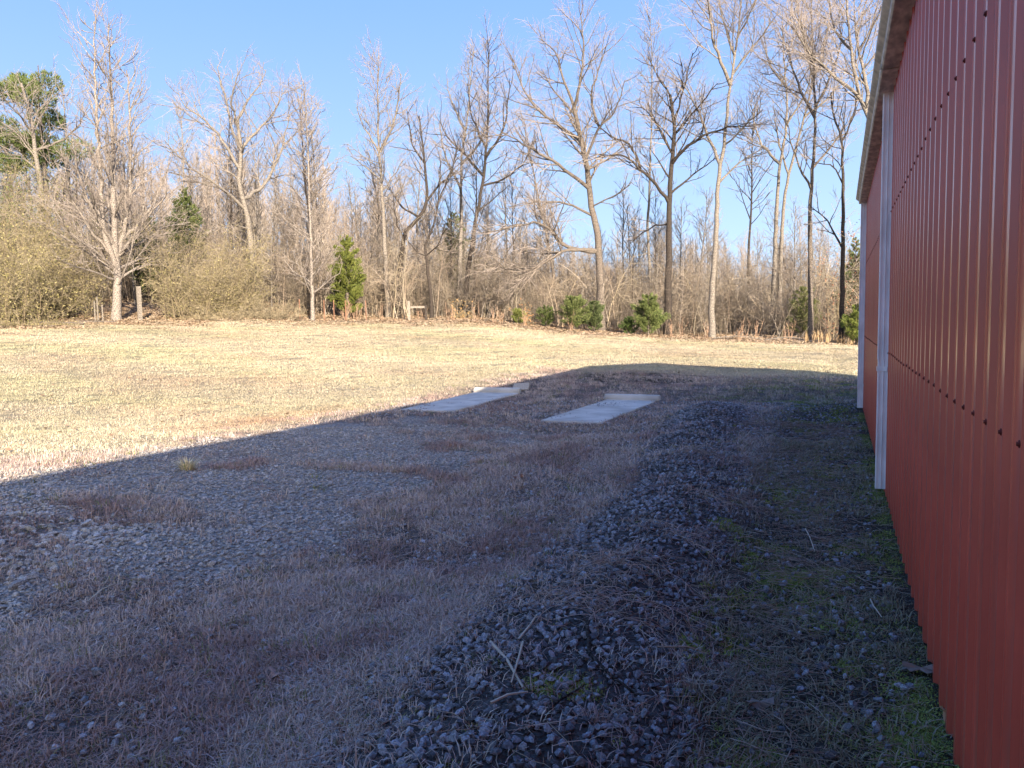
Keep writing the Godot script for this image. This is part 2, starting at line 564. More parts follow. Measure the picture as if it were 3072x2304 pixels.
func along(pts: PackedVector3Array, t: float) -> Array:
	var f := clampf(t, 0, 0.9999) * (pts.size() - 1)
	var k := int(f)
	return [pts[k].lerp(pts[k + 1], f - k), (pts[k + 1] - pts[k]).normalized()]

func side_way(d: Vector3, angle: float, out := Vector3.ZERO) -> Vector3:
	var s := (rv() + out).cross(d)
	if s.length() < 0.01: s = Vector3.RIGHT
	return d.rotated(s.normalized(), angle).normalized()

func length_of(pts: PackedVector3Array) -> float:
	var l := 0.0
	for k in pts.size() - 1: l += pts[k].distance_to(pts[k + 1])
	return l

# branches upon branches: lvl 2 goes to the limb's own mesh, 3 and 4 are twigs
func sprout(w: Wood, b: Buf, pts: PackedVector3Array, r0: float, lvl: int, st: Dictionary) -> void:
	var l := length_of(pts)
	var per: float = st.per[lvl - 2]
	var n := int(ceil(l * per * rf(0.8, 1.2)))
	if lvl >= 3: n = clampi(n, 2, 10)
	for k in n:
		var t := (k + rng.randf()) / n
		t = lerpf(st.from if lvl == 2 else 0.12, 1.0, t)
		var a := along(pts, t)
		var len_: float = l * st.ratio[lvl - 2] * rf(0.6, 1.25) * (1.15 - 0.6 * t)
		len_ = clampf(len_, st.short[lvl - 2], st.long[lvl - 2])
		var d := side_way(a[1], deg_to_rad(rf(st.spread[0], st.spread[1])))
		if lvl == 2 and d.y < -0.25: d.y *= 0.3
		var rr := maxf(r0 * lerpf(0.6, 0.3, t), st.thin[lvl - 2])
		if lvl == 2:
			var p := wander(a[0], d, len_, 5, st.wig, st.up)
			b.tube(p, tapered(6, rr, st.thin[1]), 4)
			sprout(w, b, p, rr, 3, st)
		elif lvl == 3:
			var p := wander(a[0], d, len_, 3, st.wig, st.up)
			w.twigs.tube(p, tapered(4, rr, st.thin[2]), 3)
			sprout(w, w.twigs, p, rr, 4, st)
		else:
			var p := wander(a[0], d, len_, 2, st.wig * 0.8, st.up)
			w.twigs.tube(p, tapered(3, st.thin[2], 0.004), 3)

var OAK := {"per": [1.7, 2.4, 3.6], "ratio": [0.52, 0.6, 0.65], "short": [0.9, 0.5, 0.35], "long": [3.6, 2.1, 1.2], "spread": [25, 60], "wig": 0.22, "up": 0.06, "thin": [0.026, 0.013, 0.0062], "from": 0.22}
var POLE := {"per": [1.8, 2.4, 3.4], "ratio": [0.42, 0.5, 0.6], "short": [0.7, 0.45, 0.3], "long": [2.2, 1.3, 0.8], "spread": [25, 55], "wig": 0.17, "up": 0.1, "thin": [0.019, 0.012, 0.006], "from": 0.15}
var LIGHT := {"per": [1.0, 1.6, 2.0], "ratio": [0.45, 0.5, 0.6], "short": [0.8, 0.5, 0.35], "long": [2.4, 1.5, 0.9], "spread": [25, 58], "wig": 0.22, "up": 0.08, "thin": [0.022, 0.013, 0.0085], "from": 0.15}

func smooth_path(pts: PackedVector3Array, step: float, wig: float) -> PackedVector3Array:
	var c := Curve3D.new()
	for k in pts.size():
		var t := Vector3.ZERO
		if k > 0 and k < pts.size() - 1: t = (pts[k + 1] - pts[k - 1]) / 6.0
		c.add_point(pts[k], -t, t)
	var l := c.get_baked_length()
	var n := maxi(3, int(l / step))
	var out := PackedVector3Array()
	for k in n + 1:
		var p := c.sample_baked(l * k / n)
		if k > 0 and k < n: p += rv() * wig
		out.append(p)
	return out

func finish(w: Wood, at: Vector3, called: String, label: String, bark: Material, group := "", twig: Material = null, turn := 0.0) -> Node3D:
	var o := thing(called, label, "tree", at, turn, group)
	put("trunk", w.trunk.mesh(bark), o)
	for l in w.limbs: put("limb", l.mesh(bark), o)
	var tw := put("twigs", w.twigs.mesh(twig if twig else M.twig), o)
	tw.set_meta("kind", "stuff")
	return o

# a tree drawn after the photograph: trunk and limbs as picture polylines at its own distance
func drawn_tree(label: String, dist: float, trunk: Array, r0: float, r1: float, limbs: Array, st: Dictionary, bark: Material, extra := 0, extra_from := 0.35, extra_len := 3.0, called := "bare_tree") -> Node3D:
	var w := Wood.new()
	var base := base_at(trunk[0][0], dist)
	var pts := PackedVector3Array([Vector3(0, -0.25, 0)])
	var dd := dist
	for k in range(1, trunk.size()):
		dd += rf(-0.35, 0.35)
		pts.append(pix(trunk[k][0], trunk[k][1], dd) - base)
	var path := smooth_path(pts, 0.6, 0.03)
	var n := path.size()
	var rad := PackedFloat32Array()
	for k in n:
		var t := float(k) / (n - 1)
		rad.append(lerpf(r0, r1, pow(t, 0.85)) * (1.0 + 0.35 * exp(-t * n * 0.9)))
	w.trunk.tube(path, rad, 9)
	# the top of the trunk carries branches of its own
	sprout(w, w.trunk, path.slice(int(n * 0.55)), r1 * 1.4, 2, st)
	for l in limbs:
		var b := Buf.new()
		var q := PackedVector3Array()
		var d0 := dist
		var w1: float = rf(-3.0, 3.0) if l[0] is Array else l[0]
		var start := 0 if l[0] is Array else 1
		var m: int = l.size() - start
		for k in m:
			q.append(pix(l[start + k][0], l[start + k][1], d0 + w1 * k / maxf(1.0, m - 1)) - base)
		# begin inside the trunk
		var near := path[0]
		for p in path:
			if p.distance_to(q[0]) < near.distance_to(q[0]): near = p
		if near.distance_to(q[0]) < 1.2: q[0] = near
		var lp := smooth_path(q, 0.5, 0.06)
		var ll := length_of(lp)
		var rr := clampf(ll * 0.018, 0.04, r0 * 0.62)
		b.tube(lp, tapered(lp.size(), rr, 0.022), 6)
		sprout(w, b, lp, rr * 0.7, 2, st)
		w.limbs.append(b)
	for k in extra:
		var b := Buf.new()
		var t := lerpf(extra_from, 0.97, (k + rng.randf()) / extra)
		var a := along(path, t)
		var d := side_way(a[1], deg_to_rad(rf(42, 72)))
		var ll := extra_len * (1.12 - 0.85 * t) * rf(0.7, 1.2)
		var lp := wander(a[0], d, ll, 6, 0.12, 0.09)
		var rr := clampf(ll * 0.011, 0.018, 0.08)
		b.tube(lp, tapered(7, rr, 0.014), 5)
		sprout(w, b, lp, rr * 0.7, 2, st)
		w.limbs.append(b)
	return finish(w, base, called, label, bark)

# a forest tree of no special shape
func plain_tree(h: float, r0: float, st: Dictionary, forks: int, first: float, reach: float) -> Wood:
	var w := Wood.new()
	var path := wander(Vector3(0, -0.3, 0), Vector3(rf(-0.08, 0.08), 1, rf(-0.08, 0.08)).normalized(), h, 14, 0.045, 0.03)
	w.trunk.tube(path, tapered(15, r0, 0.025), 7)
	sprout(w, w.trunk, path.slice(8), 0.04, 2, st)
	var b := Buf.new()
	for k in forks:
		var t := lerpf(first, 0.95, (k + rng.randf()) / forks)
		var a := along(path, t)
		var d := side_way(a[1], deg_to_rad(rf(30, 60)))
		var ll := reach * (1.2 - 0.75 * t) * rf(0.6, 1.2)
		var lp := wander(a[0], d, ll, 6, 0.16, 0.09)
		var rr := clampf(ll * 0.014, 0.02, r0 * 0.55)
		b.tube(lp, tapered(7, rr, 0.016), 4)
		sprout(w, b, lp, rr * 0.7, 2, st)
	w.limbs.append(b)
	return w

func make_drawn_trees() -> void:
	# left to right, as they stand along the edge of the lawn
	drawn_tree("gnarled bare oak at far left rising behind the green thicket", 57.0, [[92, 690], [90, 425], [79, 347], [74, 304], [66, 250], [46, 180]], 0.3, 0.06,
		[[[78, 340], [30, 282], [-20, 252]], [[76, 312], [128, 306], [165, 275], [190, 240]], [[72, 285], [102, 230], [118, 190]], [[82, 375], [40, 332], [-6, 312]], [[70, 270], [20, 225], [-10, 190]]], OAK, M.bark_pale)
	drawn_tree("tall pale tree with three straight leaders and low spreading branches", 46.0, [[252, 690], [252, 640], [254, 600], [251, 564], [245, 434], [243, 347], [240, 195], [234, 52]], 0.25, 0.02,
		[[-0.8, [250, 575], [234, 530], [221, 456], [213, 326], [206, 174], [202, 46]], [0.9, [254, 570], [262, 520], [282, 434], [282, 347], [278, 217], [273, 152]],
		[-2.0, [250, 585], [200, 540], [150, 500], [105, 430]], [2.0, [252, 600], [300, 575], [350, 575], [400, 590]], [1.0, [256, 560], [310, 520], [360, 490], [410, 480]], [-1.5, [248, 560], [190, 490], [150, 420], [120, 350]],
		[2.0, [256, 540], [310, 470], [350, 400], [370, 330]], [-2.5, [250, 605], [215, 590], [170, 575], [130, 560]], [3, [255, 590], [320, 555], [380, 545]], [-3, [248, 540], [205, 460], [170, 380], [160, 300]], [-2.5, [252, 545], [300, 500], [340, 440], [390, 400]], [2.8, [250, 530], [190, 530], [150, 460]]],
		POLE, M.bark_white, 34, 0.12, 5.0)
	drawn_tree("open crowned oak whose trunk bends left above the olive brush", 50.0, [[551, 690], [551, 642], [538, 486], [530, 451], [516, 390], [521, 330], [512, 260]], 0.25, 0.09,
		[[-2.5, [530, 451], [490, 417], [456, 390], [412, 360], [382, 334], [356, 304]], [1.5, [503, 369], [473, 295], [434, 252], [404, 234], [385, 200]], [-1.0, [521, 330], [503, 282], [486, 217], [469, 143]], [2.0, [512, 260], [538, 217], [564, 174], [575, 150]], [2.5, [532, 421], [560, 408], [594, 360], [629, 243]], [-2.0, [532, 486], [490, 486], [456, 503]], [-1.5, [534, 538], [499, 542], [469, 564]], [-2, [516, 270], [500, 210], [520, 150]], [1.5, [518, 320], [560, 280], [600, 230], [610, 190]]], OAK, M.bark_pale)
	drawn_tree("slim white barked tree with fine upswept branches beside the cedar", 46.5, [[675, 695], [673, 564], [668, 434], [664, 304], [655, 172]], 0.125, 0.012, [[-1.0, [673, 640], [700, 615], [735, 590]], [1.5, [674, 620], [640, 590], [610, 560]]], POLE, M.bark_white, 44, 0.1, 3.2)
	drawn_tree("straight grey tree with a narrow crown right of the cedar", 51.0, [[839, 690], [836, 640], [830, 501], [823, 387], [817, 273], [817, 120]], 0.2, 0.02, [[1.5, [823, 392], [785, 355], [757, 337]], [-1.5, [825, 420], [850, 380], [872, 345]], [0.5, [820, 330], [850, 270], [866, 160]], [1, [820, 340], [790, 280], [770, 230]]], POLE, M.bark_pale, 26, 0.42, 4.2)
	drawn_tree("dark crooked tree leaning right behind the wooden post", 51.5, [[860, 690], [860, 656], [867, 556], [876, 501], [903, 474], [921, 437], [919, 365], [905, 250]], 0.22, 0.04, [[-1.5, [921, 437], [950, 400], [975, 372], [990, 300]], [1.5, [903, 474], [872, 450], [848, 420], [830, 380]], [1.0, [919, 365], [890, 310], [880, 240]], [-1, [876, 510], [855, 470], [850, 420]]], OAK, M.bark_dark)
	drawn_tree("small twisted dark tree just right of the wooden post", 50.0, [[932, 692], [930, 633], [921, 560], [921, 524], [940, 478], [948, 420], [952, 350]], 0.13, 0.03, [[1.0, [921, 560], [894, 538], [870, 500]], [-1.0, [925, 560], [950, 525], [962, 480]], [-0.6, [946, 430], [970, 380], [985, 330]]], OAK, M.bark_dark)
	drawn_tree("tall grey tree whose crown shows left of the leaning black trunk", 57.0, [[990, 690], [996, 500], [997, 351], [1010, 250], [1022, 105]], 0.2, 0.02, [[1.5, [998, 400], [960, 330], [950, 260]], [-1.5, [1000, 360], [1040, 300], [1060, 220]], [2, [1005, 290], [975, 220], [965, 170]]], POLE, M.bark_pale, 22, 0.45, 4.4)
	drawn_tree("tree with a leaning black lower trunk and tall feathery crown", 51.5, [[1002, 695], [1008, 620], [1017, 547], [1026, 488], [1040, 410], [1049, 342], [1054, 228], [1054, 95]], 0.2, 0.02, [[-1.5, [1040, 410], [1085, 390], [1131, 351], [1150, 310]], [1.5, [1046, 380], [1005, 335], [965, 292], [950, 250]], [2.0, [1030, 470], [1070, 425], [1100, 400]], [-2, [1050, 340], [1090, 270], [1100, 170]], [1, [1050, 330], [1020, 250], [1010, 180]]], POLE, M.bark_dark, 22, 0.5, 4.0)
	drawn_tree("largest oak of the edge, with long low pale limbs sweeping left", 50.0, [[1297, 715], [1297, 638], [1290, 501], [1279, 456], [1268, 365], [1254, 296], [1240, 232]], 0.29, 0.13,
		[[1.0, [1240, 232], [1227, 200], [1199, 114], [1163, 82]], [-1.0, [1240, 232], [1254, 173], [1259, 91], [1250, 16]], [-2.0, [1263, 351], [1295, 278], [1331, 237], [1350, 173]], [0.5, [1295, 275], [1277, 219], [1290, 160], [1310, 100]], [2.0, [1254, 314], [1208, 273], [1149, 223], [1108, 141]], [-2.5, [1272, 410], [1218, 365], [1158, 328], [1104, 296], [1072, 278]], [1.5, [1277, 469], [1218, 437], [1158, 437], [1117, 442]], [-3.0, [1295, 547], [1227, 533], [1172, 483], [1122, 488], [1058, 501]], [-3.5, [1290, 540], [1227, 540], [1172, 570], [1104, 588], [1072, 565]], [2.5, [1242, 240], [1200, 200], [1170, 150]], [2, [1268, 365], [1320, 340], [1370, 290]], [-1.5, [1280, 450], [1330, 420], [1360, 400]]], OAK, M.bark_mid)
	drawn_tree("thin straight tree reaching above the gap between the two big oaks", 57.0, [[1408, 715], [1406, 624], [1399, 501], [1404, 387], [1408, 182], [1404, 26]], 0.15, 0.015, [], POLE, M.bark_pale, 34, 0.4, 3.0)
	drawn_tree("dark forked oak standing behind the rounded pine shrub", 50.0, [[1443, 725], [1443, 656], [1445, 547], [1446, 433], [1452, 342], [1456, 273], [1447, 205]], 0.28, 0.09,
		[[-2.0, [1441, 440], [1415, 396], [1383, 365], [1347, 337], [1283, 335]], [2.0, [1383, 365], [1361, 314], [1315, 292], [1274, 255]], [-2.0, [1452, 355], [1479, 319], [1543, 283], [1630, 269]], [1.5, [1450, 425], [1497, 378], [1552, 337]], [-1.0, [1456, 273], [1479, 182], [1497, 114]], [1.0, [1447, 205], [1420, 160], [1400, 120]], [2.0, [1443, 492], [1406, 492], [1365, 524]], [-1.5, [1449, 225], [1475, 180], [1470, 130]], [1.5, [1452, 330], [1420, 270], [1380, 220]], [-2, [1456, 280], [1510, 230], [1550, 180]]], OAK, M.bark_dark)
	drawn_tree("tall pale sinuous tree whose crown runs out of the top", 48.5, [[1538, 735], [1538, 638], [1545, 538], [1552, 387], [1564, 310], [1575, 205], [1589, 114], [1602, -10], [1606, -120]], 0.21, 0.02, [[-1.5, [1575, 182], [1543, 91], [1529, 0], [1520, -60]], [1.5, [1584, 146], [1634, 91], [1670, 45]], [-2.0, [1564, 310], [1612, 269], [1648, 237]], [2.0, [1556, 350], [1497, 219], [1470, 173]], [1, [1590, 110], [1560, 40], [1550, -40]], [-1, [1595, 60], [1630, 10], [1650, -50]], [2, [1552, 400], [1600, 350], [1650, 320]]], OAK, M.bark_pale)
	drawn_tree("pale trunk leaning slightly right, left of a close pair", 54.0, [[1668, 735], [1675, 524], [1684, 365], [1700, 255], [1692, 100], [1690, 20]], 0.2, 0.02, [[1.5, [1684, 365], [1640, 300], [1620, 210]], [-1.5, [1697, 270], [1740, 200], [1760, 120]], [1, [1698, 200], [1660, 130], [1650, 60]]], OAK, M.bark_pale, 10, 0.5, 3.0)
	drawn_tree("pale trunk leaning strongly right, right of a close pair", 55.0, [[1682, 735], [1689, 501], [1702, 387], [1739, 246], [1757, 180], [1790, 60]], 0.18, 0.03, [[-1.5, [1705, 380], [1680, 300], [1670, 230]], [1.5, [1739, 246], [1790, 210], [1830, 150]], [-1, [1757, 180], [1740, 110], [1730, 40]]], OAK, M.bark_pale)
	drawn_tree("straight grey tree two from the corner of the red building", 48.0, [[1752, 740], [1750, 547], [1752, 410], [1761, 273], [1757, 137], [1752, 0], [1750, -90]], 0.17, 0.02, [[1.5, [1755, 360], [1800, 310], [1840, 250]], [-1.5, [1753, 420], [1715, 330], [1700, 260]], [2.0, [1760, 260], [1720, 170], [1700, 90]], [-2, [1760, 230], [1800, 150], [1820, 60]], [1, [1757, 140], [1730, 60], [1720, -20]]], OAK, M.bark_mid, 10, 0.45, 3.0)
	drawn_tree("crooked dark tree beside the corner of the red building", 46.0, [[1818, 742], [1821, 547], [1821, 387], [1816, 296], [1802, 255], [1795, 200]], 0.16, 0.04, [[1.5, [1818, 542], [1784, 474], [1752, 447]], [-1.5, [1821, 401], [1798, 360], [1761, 351]], [1.5, [1818, 310], [1840, 260], [1850, 200]]], OAK, M.bark_dark)
	drawn_tree("bare tree behind the red building, limbs leaning out over the gutter", 44.0, [[1905, 760], [1896, 500], [1884, 330], [1876, 255], [1853, 196], [1834, 68], [1830, -20]], 0.24, 0.04, [[-1.5, [1853, 200], [1794, 155], [1739, 105], [1707, 36]], [1.5, [1880, 300], [1870, 180], [1850, 90], [1845, 0]], [1.0, [1840, 110], [1800, 60], [1790, -10]], [-2, [1886, 340], [1930, 250], [1950, 150]]], OAK, M.bark_pale)

func copy_tree(src: Node3D, at: Vector3, turn: float, s: float, label: String, group: String) -> void:
	var o: Node3D = src.duplicate()
	o.name = numbered("forest_tree")
	add_child(o)
	o.transform = Transform3D(Basis(Vector3.UP, turn).scaled(Vector3.ONE * s), at)
	o.set_meta("label", label)
	o.set_meta("group", group)

func make_forest() -> void:
	var kinds := []
	for k in 9:
		var h: float = [17.0, 15.0, 18.5, 13.5, 16.0, 12.0, 9.0, 8.0, 7.0][k]
		var w := plain_tree(h, h * 0.0085, LIGHT, [20, 24, 18, 22, 26, 20, 16, 14, 14][k], [0.45, 0.35, 0.5, 0.3, 0.4, 0.3, 0.2, 0.25, 0.15][k], [4.2, 3.6, 4.4, 3.4, 4.0, 3.0, 2.2, 2.2, 2.0][k])
		kinds.append(w)
	var barks := [M.bark_pale, M.bark_mid, M.bark_dark, M.bark_pale, M.bark_pale, M.bark_mid, M.bark_pale, M.bark_pale, M.bark_mid]
	var first := {}
	var spots := []
	var tries := 0
	while spots.size() < 270 and tries < 5000:
		tries += 1
		var a := rf(-66, 9)
		var r := 52.0 + 26.0 * pow(rng.randf(), 0.9)
		if a < -44: r += 4.0
		var p := Vector2(r * sin(deg_to_rad(a)), -r * cos(deg_to_rad(a)))
		var ok := true
		for q in spots:
			if q.distance_to(p) < 1.5: ok = false
		if ok: spots.append(p)
	for k in spots.size():
		var p: Vector2 = spots[k]
		var r := p.length()
		var az := rad_to_deg(atan2(p.x, -p.y))
		var kind := (rng.randi() % 9 if rng.randf() < 0.6 else 6 + rng.randi() % 3) if r < 62 else rng.randi() % 6
		var marks := [[-57.0, "far left oak"], [-51.0, "three leader tree"], [-47.0, "square fence post"], [-42.2, "open crowned oak"], [-38.2, "slim white tree"], [-35.0, "bright cedar"], [-32.8, "straight grey tree"], [-30.0, "wooden post with the rail"], [-26.6, "leaning black trunk"], [-22.0, "brush before the largest oak"], [-16.8, "largest oak"], [-13.5, "rounded pine shrub"], [-11.7, "dark forked oak"], [-8.5, "pale sinuous tree"], [-4.3, "leaning pale pair"], [-1.9, "second tree from the building"], [1.0, "building's far corner"]]
		var where: String = marks[0][1]
		var off := 99.0
		for q in marks:
			if absf(q[0] - az) < off:
				off = absf(q[0] - az)
				where = q[1]
		var size: String = "short many branched sapling" if kind > 5 else ("slender bare tree" if kind in [1, 3, 5] else "tall bare tree")
		var label := "%s %s the %s" % [size, "just behind" if r < 60 else ("deeper in the woods behind" if r < 69 else "far back in the woods behind"), where]
		var group := "%ss in the woods" % size
		var at := on(p.x, p.y)
		var turn := rf(0, TAU)
		var s := rf(0.5, 0.85) * (0.82 if az > -28.0 else 1.0)
		if not first.has(kind):
			var o := finish(kinds[kind], at, "forest_tree", label, barks[kind], group, M.twig_far, turn)
			first[kind] = o
		else:
			copy_tree(first[kind], at, turn, s, label, group)
	# the wood beyond, which reads as one mass
	var rows := []
	var variants := []
	for k in 6:
		var b := Buf.new()
		for part in [kinds[k].trunk, kinds[k].twigs] + kinds[k].limbs:
			var o: int = b.v.size()
			b.v.append_array(part.v); b.n.append_array(part.n); b.c.append_array(part.c)
			for q in part.i: b.i.append(q + o)
		variants.append(b.mesh(M.twig_far))
	for k in 950:
		var p := spot(74.0, 150.0, -80, 16)
		var t := rf(0.75, 1.15)
		var low := 0.78 if rad_to_deg(atan2(p.x, -p.y)) > -28.0 else 1.0
		rows.append([rng.randi() % 6, upright(on(p.x, p.y), rf(0.5, 0.82) * low), Color(t, t * 0.97, t * 0.94)])
	put_multi("far_woods", variants, rows, "grey brown mass of bare woods in the distance", "woods")
	# brush and saplings that fill the wood's edge
	var brush := []
	for k in 4:
		var b := Buf.new()
		for s in 6:
			var at := Vector3(rf(-1.2, 1.2), -0.1, rf(-1.2, 1.2))
			var h := rf(1.2, 5.4)
			var t := rf(0.5, 1.25)
			b.col = Color(t, t * rf(0.92, 1.0), t * rf(0.82, 1.0))
			var path := wander(at, Vector3(rf(-0.3, 0.3), 1, rf(-0.3, 0.3)).normalized(), h, 8, 0.17, 0.03)
			b.tube(path, tapered(9, rf(0.012, 0.034), 0.006), 4)
			for q in 13:
				var a := along(path, rf(0.12, 1.0))
				var tw := wander(a[0], side_way(a[1], rf(0.6, 1.5)), rf(0.4, 1.7), 4, 0.32, 0.0)
				b.tube(tw, tapered(5, 0.009, 0.005), 3)
				for z in 3:
					var a2 := along(tw, rf(0.2, 1.0))
					b.tube(wander(a2[0], side_way(a2[1], rf(0.5, 1.2)), rf(0.25, 0.8), 2, 0.3, 0.0), tapered(3, 0.006, 0.004), 3)
		brush.append(b.mesh(M.brush))
	rows = []
	for k in 1250:
		var p := spot(50.0, 84.0, -70, 10)
		var az := rad_to_deg(atan2(p.x, -p.y))
		if az < -40 and p.length() < 56: continue
		var c := Color(0.34, 0.285, 0.22).lerp(Color(0.31, 0.275, 0.235), rng.randf()) * rf(0.55, 1.2)
		rows.append([rng.randi() % 4, upright(on(p.x, p.y), rf(0.7, 1.35)), c])
	put_multi("undergrowth", brush, rows, "tan thicket of bare saplings and brush filling the woods", "undergrowth")

# ------------------------------------------------------------------ evergreens, shrubs and stalks
func spray(b: Buf, p: Vector3, d: Vector3, l: float, w: float, n: int) -> void:
	# a small fan of flat needles
	for k in n:
		var q := (d + rv() * 0.55).normalized()
		var s := q.cross(rv()).normalized() * w
		b.tri(p - s, p + s, p + q * l * rf(0.6, 1.2))

func cedar(called: String, label: String, at: Vector3, h: float, r: float, count: int, c0: Color, c1: Color, blunt: float, category := "tree") -> Node3D:
	var o := thing(called, label, category, at)
	var t := Buf.new()
	t.tube(PackedVector3Array([Vector3(0, -0.2, 0), Vector3(0.03, h * 0.5, 0.02), Vector3(0, h * 0.93, 0)]), PackedFloat32Array([h * 0.022, h * 0.014, 0.01]), 7)
	var b := Buf.new()
	var n_br := int(34 + h * 9)
	for k in n_br:
		var f := (k + rng.randf()) / n_br
		var y := h * lerpf(0.06, 0.98, f)
		var a := k * 2.4 + rf(-0.5, 0.5)
		var reach := r * pow(1.0 - f, blunt) * (0.55 + 0.45 * smoothstep(0.0, 0.16, f)) * rf(0.5, 1.22) + 0.06
		var d := Vector3(cos(a), rf(0.25, 0.7), sin(a)).normalized()
		var p := wander(Vector3(0, y, 0), d, reach, 4, 0.12, 0.06)
		t.tube(p, tapered(5, 0.006 + reach * 0.012, 0.004), 3)
		var m := int(count * reach / (r * n_br) * 3.6) + 4
		for q in m:
			var e := along(p, sqrt(rf(0.04, 1.0)))
			var tt := rf(0, 1)
			b.col = c0.lerp(c1, tt) * rf(0.8, 1.15)
			spray(b, e[0] + rv() * reach * 0.14, (e[1] + Vector3.UP * 0.35 + rv() * 0.4).normalized(), rf(0.07, 0.15) * (0.7 + 0.12 * h), 0.008 + 0.0022 * h, 6)
	put("trunk", t.mesh(M.bark_mid), o)
	put("foliage", b.mesh(M.leaf), o).set_meta("kind", "stuff")
	return o

func pine(label: String, at: Vector3, h: float, clumps: Array) -> void:
	var o := thing("pine_tree", label, "tree", at)
	var t := Buf.new()
	var path := smooth_path(PackedVector3Array([Vector3(0, -0.2, 0), Vector3(0.1, h * 0.4, 0), Vector3(-0.05, h * 0.75, 0.05), Vector3(0, h, 0)]), 0.8, 0.03)
	t.tube(path, tapered(path.size(), h * 0.013, 0.03), 8)
	var b := Buf.new()
	for c in clumps:
		var from := along(path, clampf((c[1] - 0.8) / h, 0.3, 0.98))
		var tip := Vector3(c[0], c[1], c[2])
		var mid: Vector3 = from[0].lerp(tip, 0.55) + Vector3.UP * -0.15
		t.tube(PackedVector3Array([from[0], mid, tip]), PackedFloat32Array([0.06, 0.04, 0.02]), 5)
		var rr: float = c[3]
		for k in int(260 * rr * rr):
			var q := rv()
			if q.length() > 1: q = q.normalized() * rf(0.7, 1.0)
			var p := tip + q * Vector3(rr, rr * 0.55, rr)
			b.col = Color(0.058, 0.085, 0.03).lerp(Color(0.12, 0.15, 0.045), rng.randf())
			spray(b, p, (q + Vector3.UP * 0.7).normalized(), rf(0.2, 0.34), 0.022, 6)
	put("trunk", t.mesh(M.bark_mid), o)
	put("crown", b.mesh(M.leaf), o).set_meta("kind", "stuff")

func shrub(called: String, label: String, at: Vector3, rx: float, h: float, stems: int, leaves: int, c0: Color, c1: Color, size: float, category := "shrub", group := "") -> Node3D:
	var o := thing(called, label, category, at, 0, group)
	var s := Buf.new()
	var f := Buf.new()
	for k in stems:
		var a := rf(0, TAU)
		var out := rf(0.1, 1.0)
		var d := Vector3(cos(a) * out * rx / h * 0.9, 1, sin(a) * out * rx / h * 0.9).normalized()
		var p := wander(Vector3(cos(a), 0, sin(a)) * rx * 0.75 * rng.randf() + Vector3(0, -0.1, 0), d, h * rf(0.3, 1.08), 7, 0.2, -0.03)
		s.col = Color(0.55, 0.52, 0.5)
		s.tube(p, tapered(8, 0.008 + h * 0.002, 0.005), 4)
		for q in 13:
			var e := along(p, rf(0.04, 1.0))
			var tw := wander(e[0], side_way(e[1], rf(0.4, 1.2)), h * rf(0.1, 0.26), 4, 0.2, -0.03)
			s.col = Color(1, 1, 1) * rf(0.6, 1.15)
			s.tube(tw, tapered(5, 0.009, 0.005), 3)
			for z in 4:
				var e1 := along(tw, rf(0.2, 0.9))
				s.tube(wander(e1[0], side_way(e1[1], rf(0.4, 1.1)), h * rf(0.05, 0.12), 2, 0.2, 0.0), tapered(3, 0.006, 0.004), 3)
			for z in maxi(0, leaves / (stems * 13)):
				var e2 := along(tw, rf(0.0, 1.0))
				f.col = c0.lerp(c1, rng.randf()) * rf(0.75, 1.2)
				var u := rv().normalized() * size * rf(0.6, 1.2)
				var w := u.cross(rv()).normalized() * size * 0.45
				var m: Vector3 = e2[0] + rv() * 0.3 * (0.5 + h * 0.12)
				m.y = maxf(m.y, 0.05)
				f.quad(m - u, m - w, m + u, m + w)
	put("stems", s.mesh(M.brush_stem), o)
	if f.v.size(): put("foliage", f.mesh(M.leaf), o).set_meta("kind", "stuff")
	return o

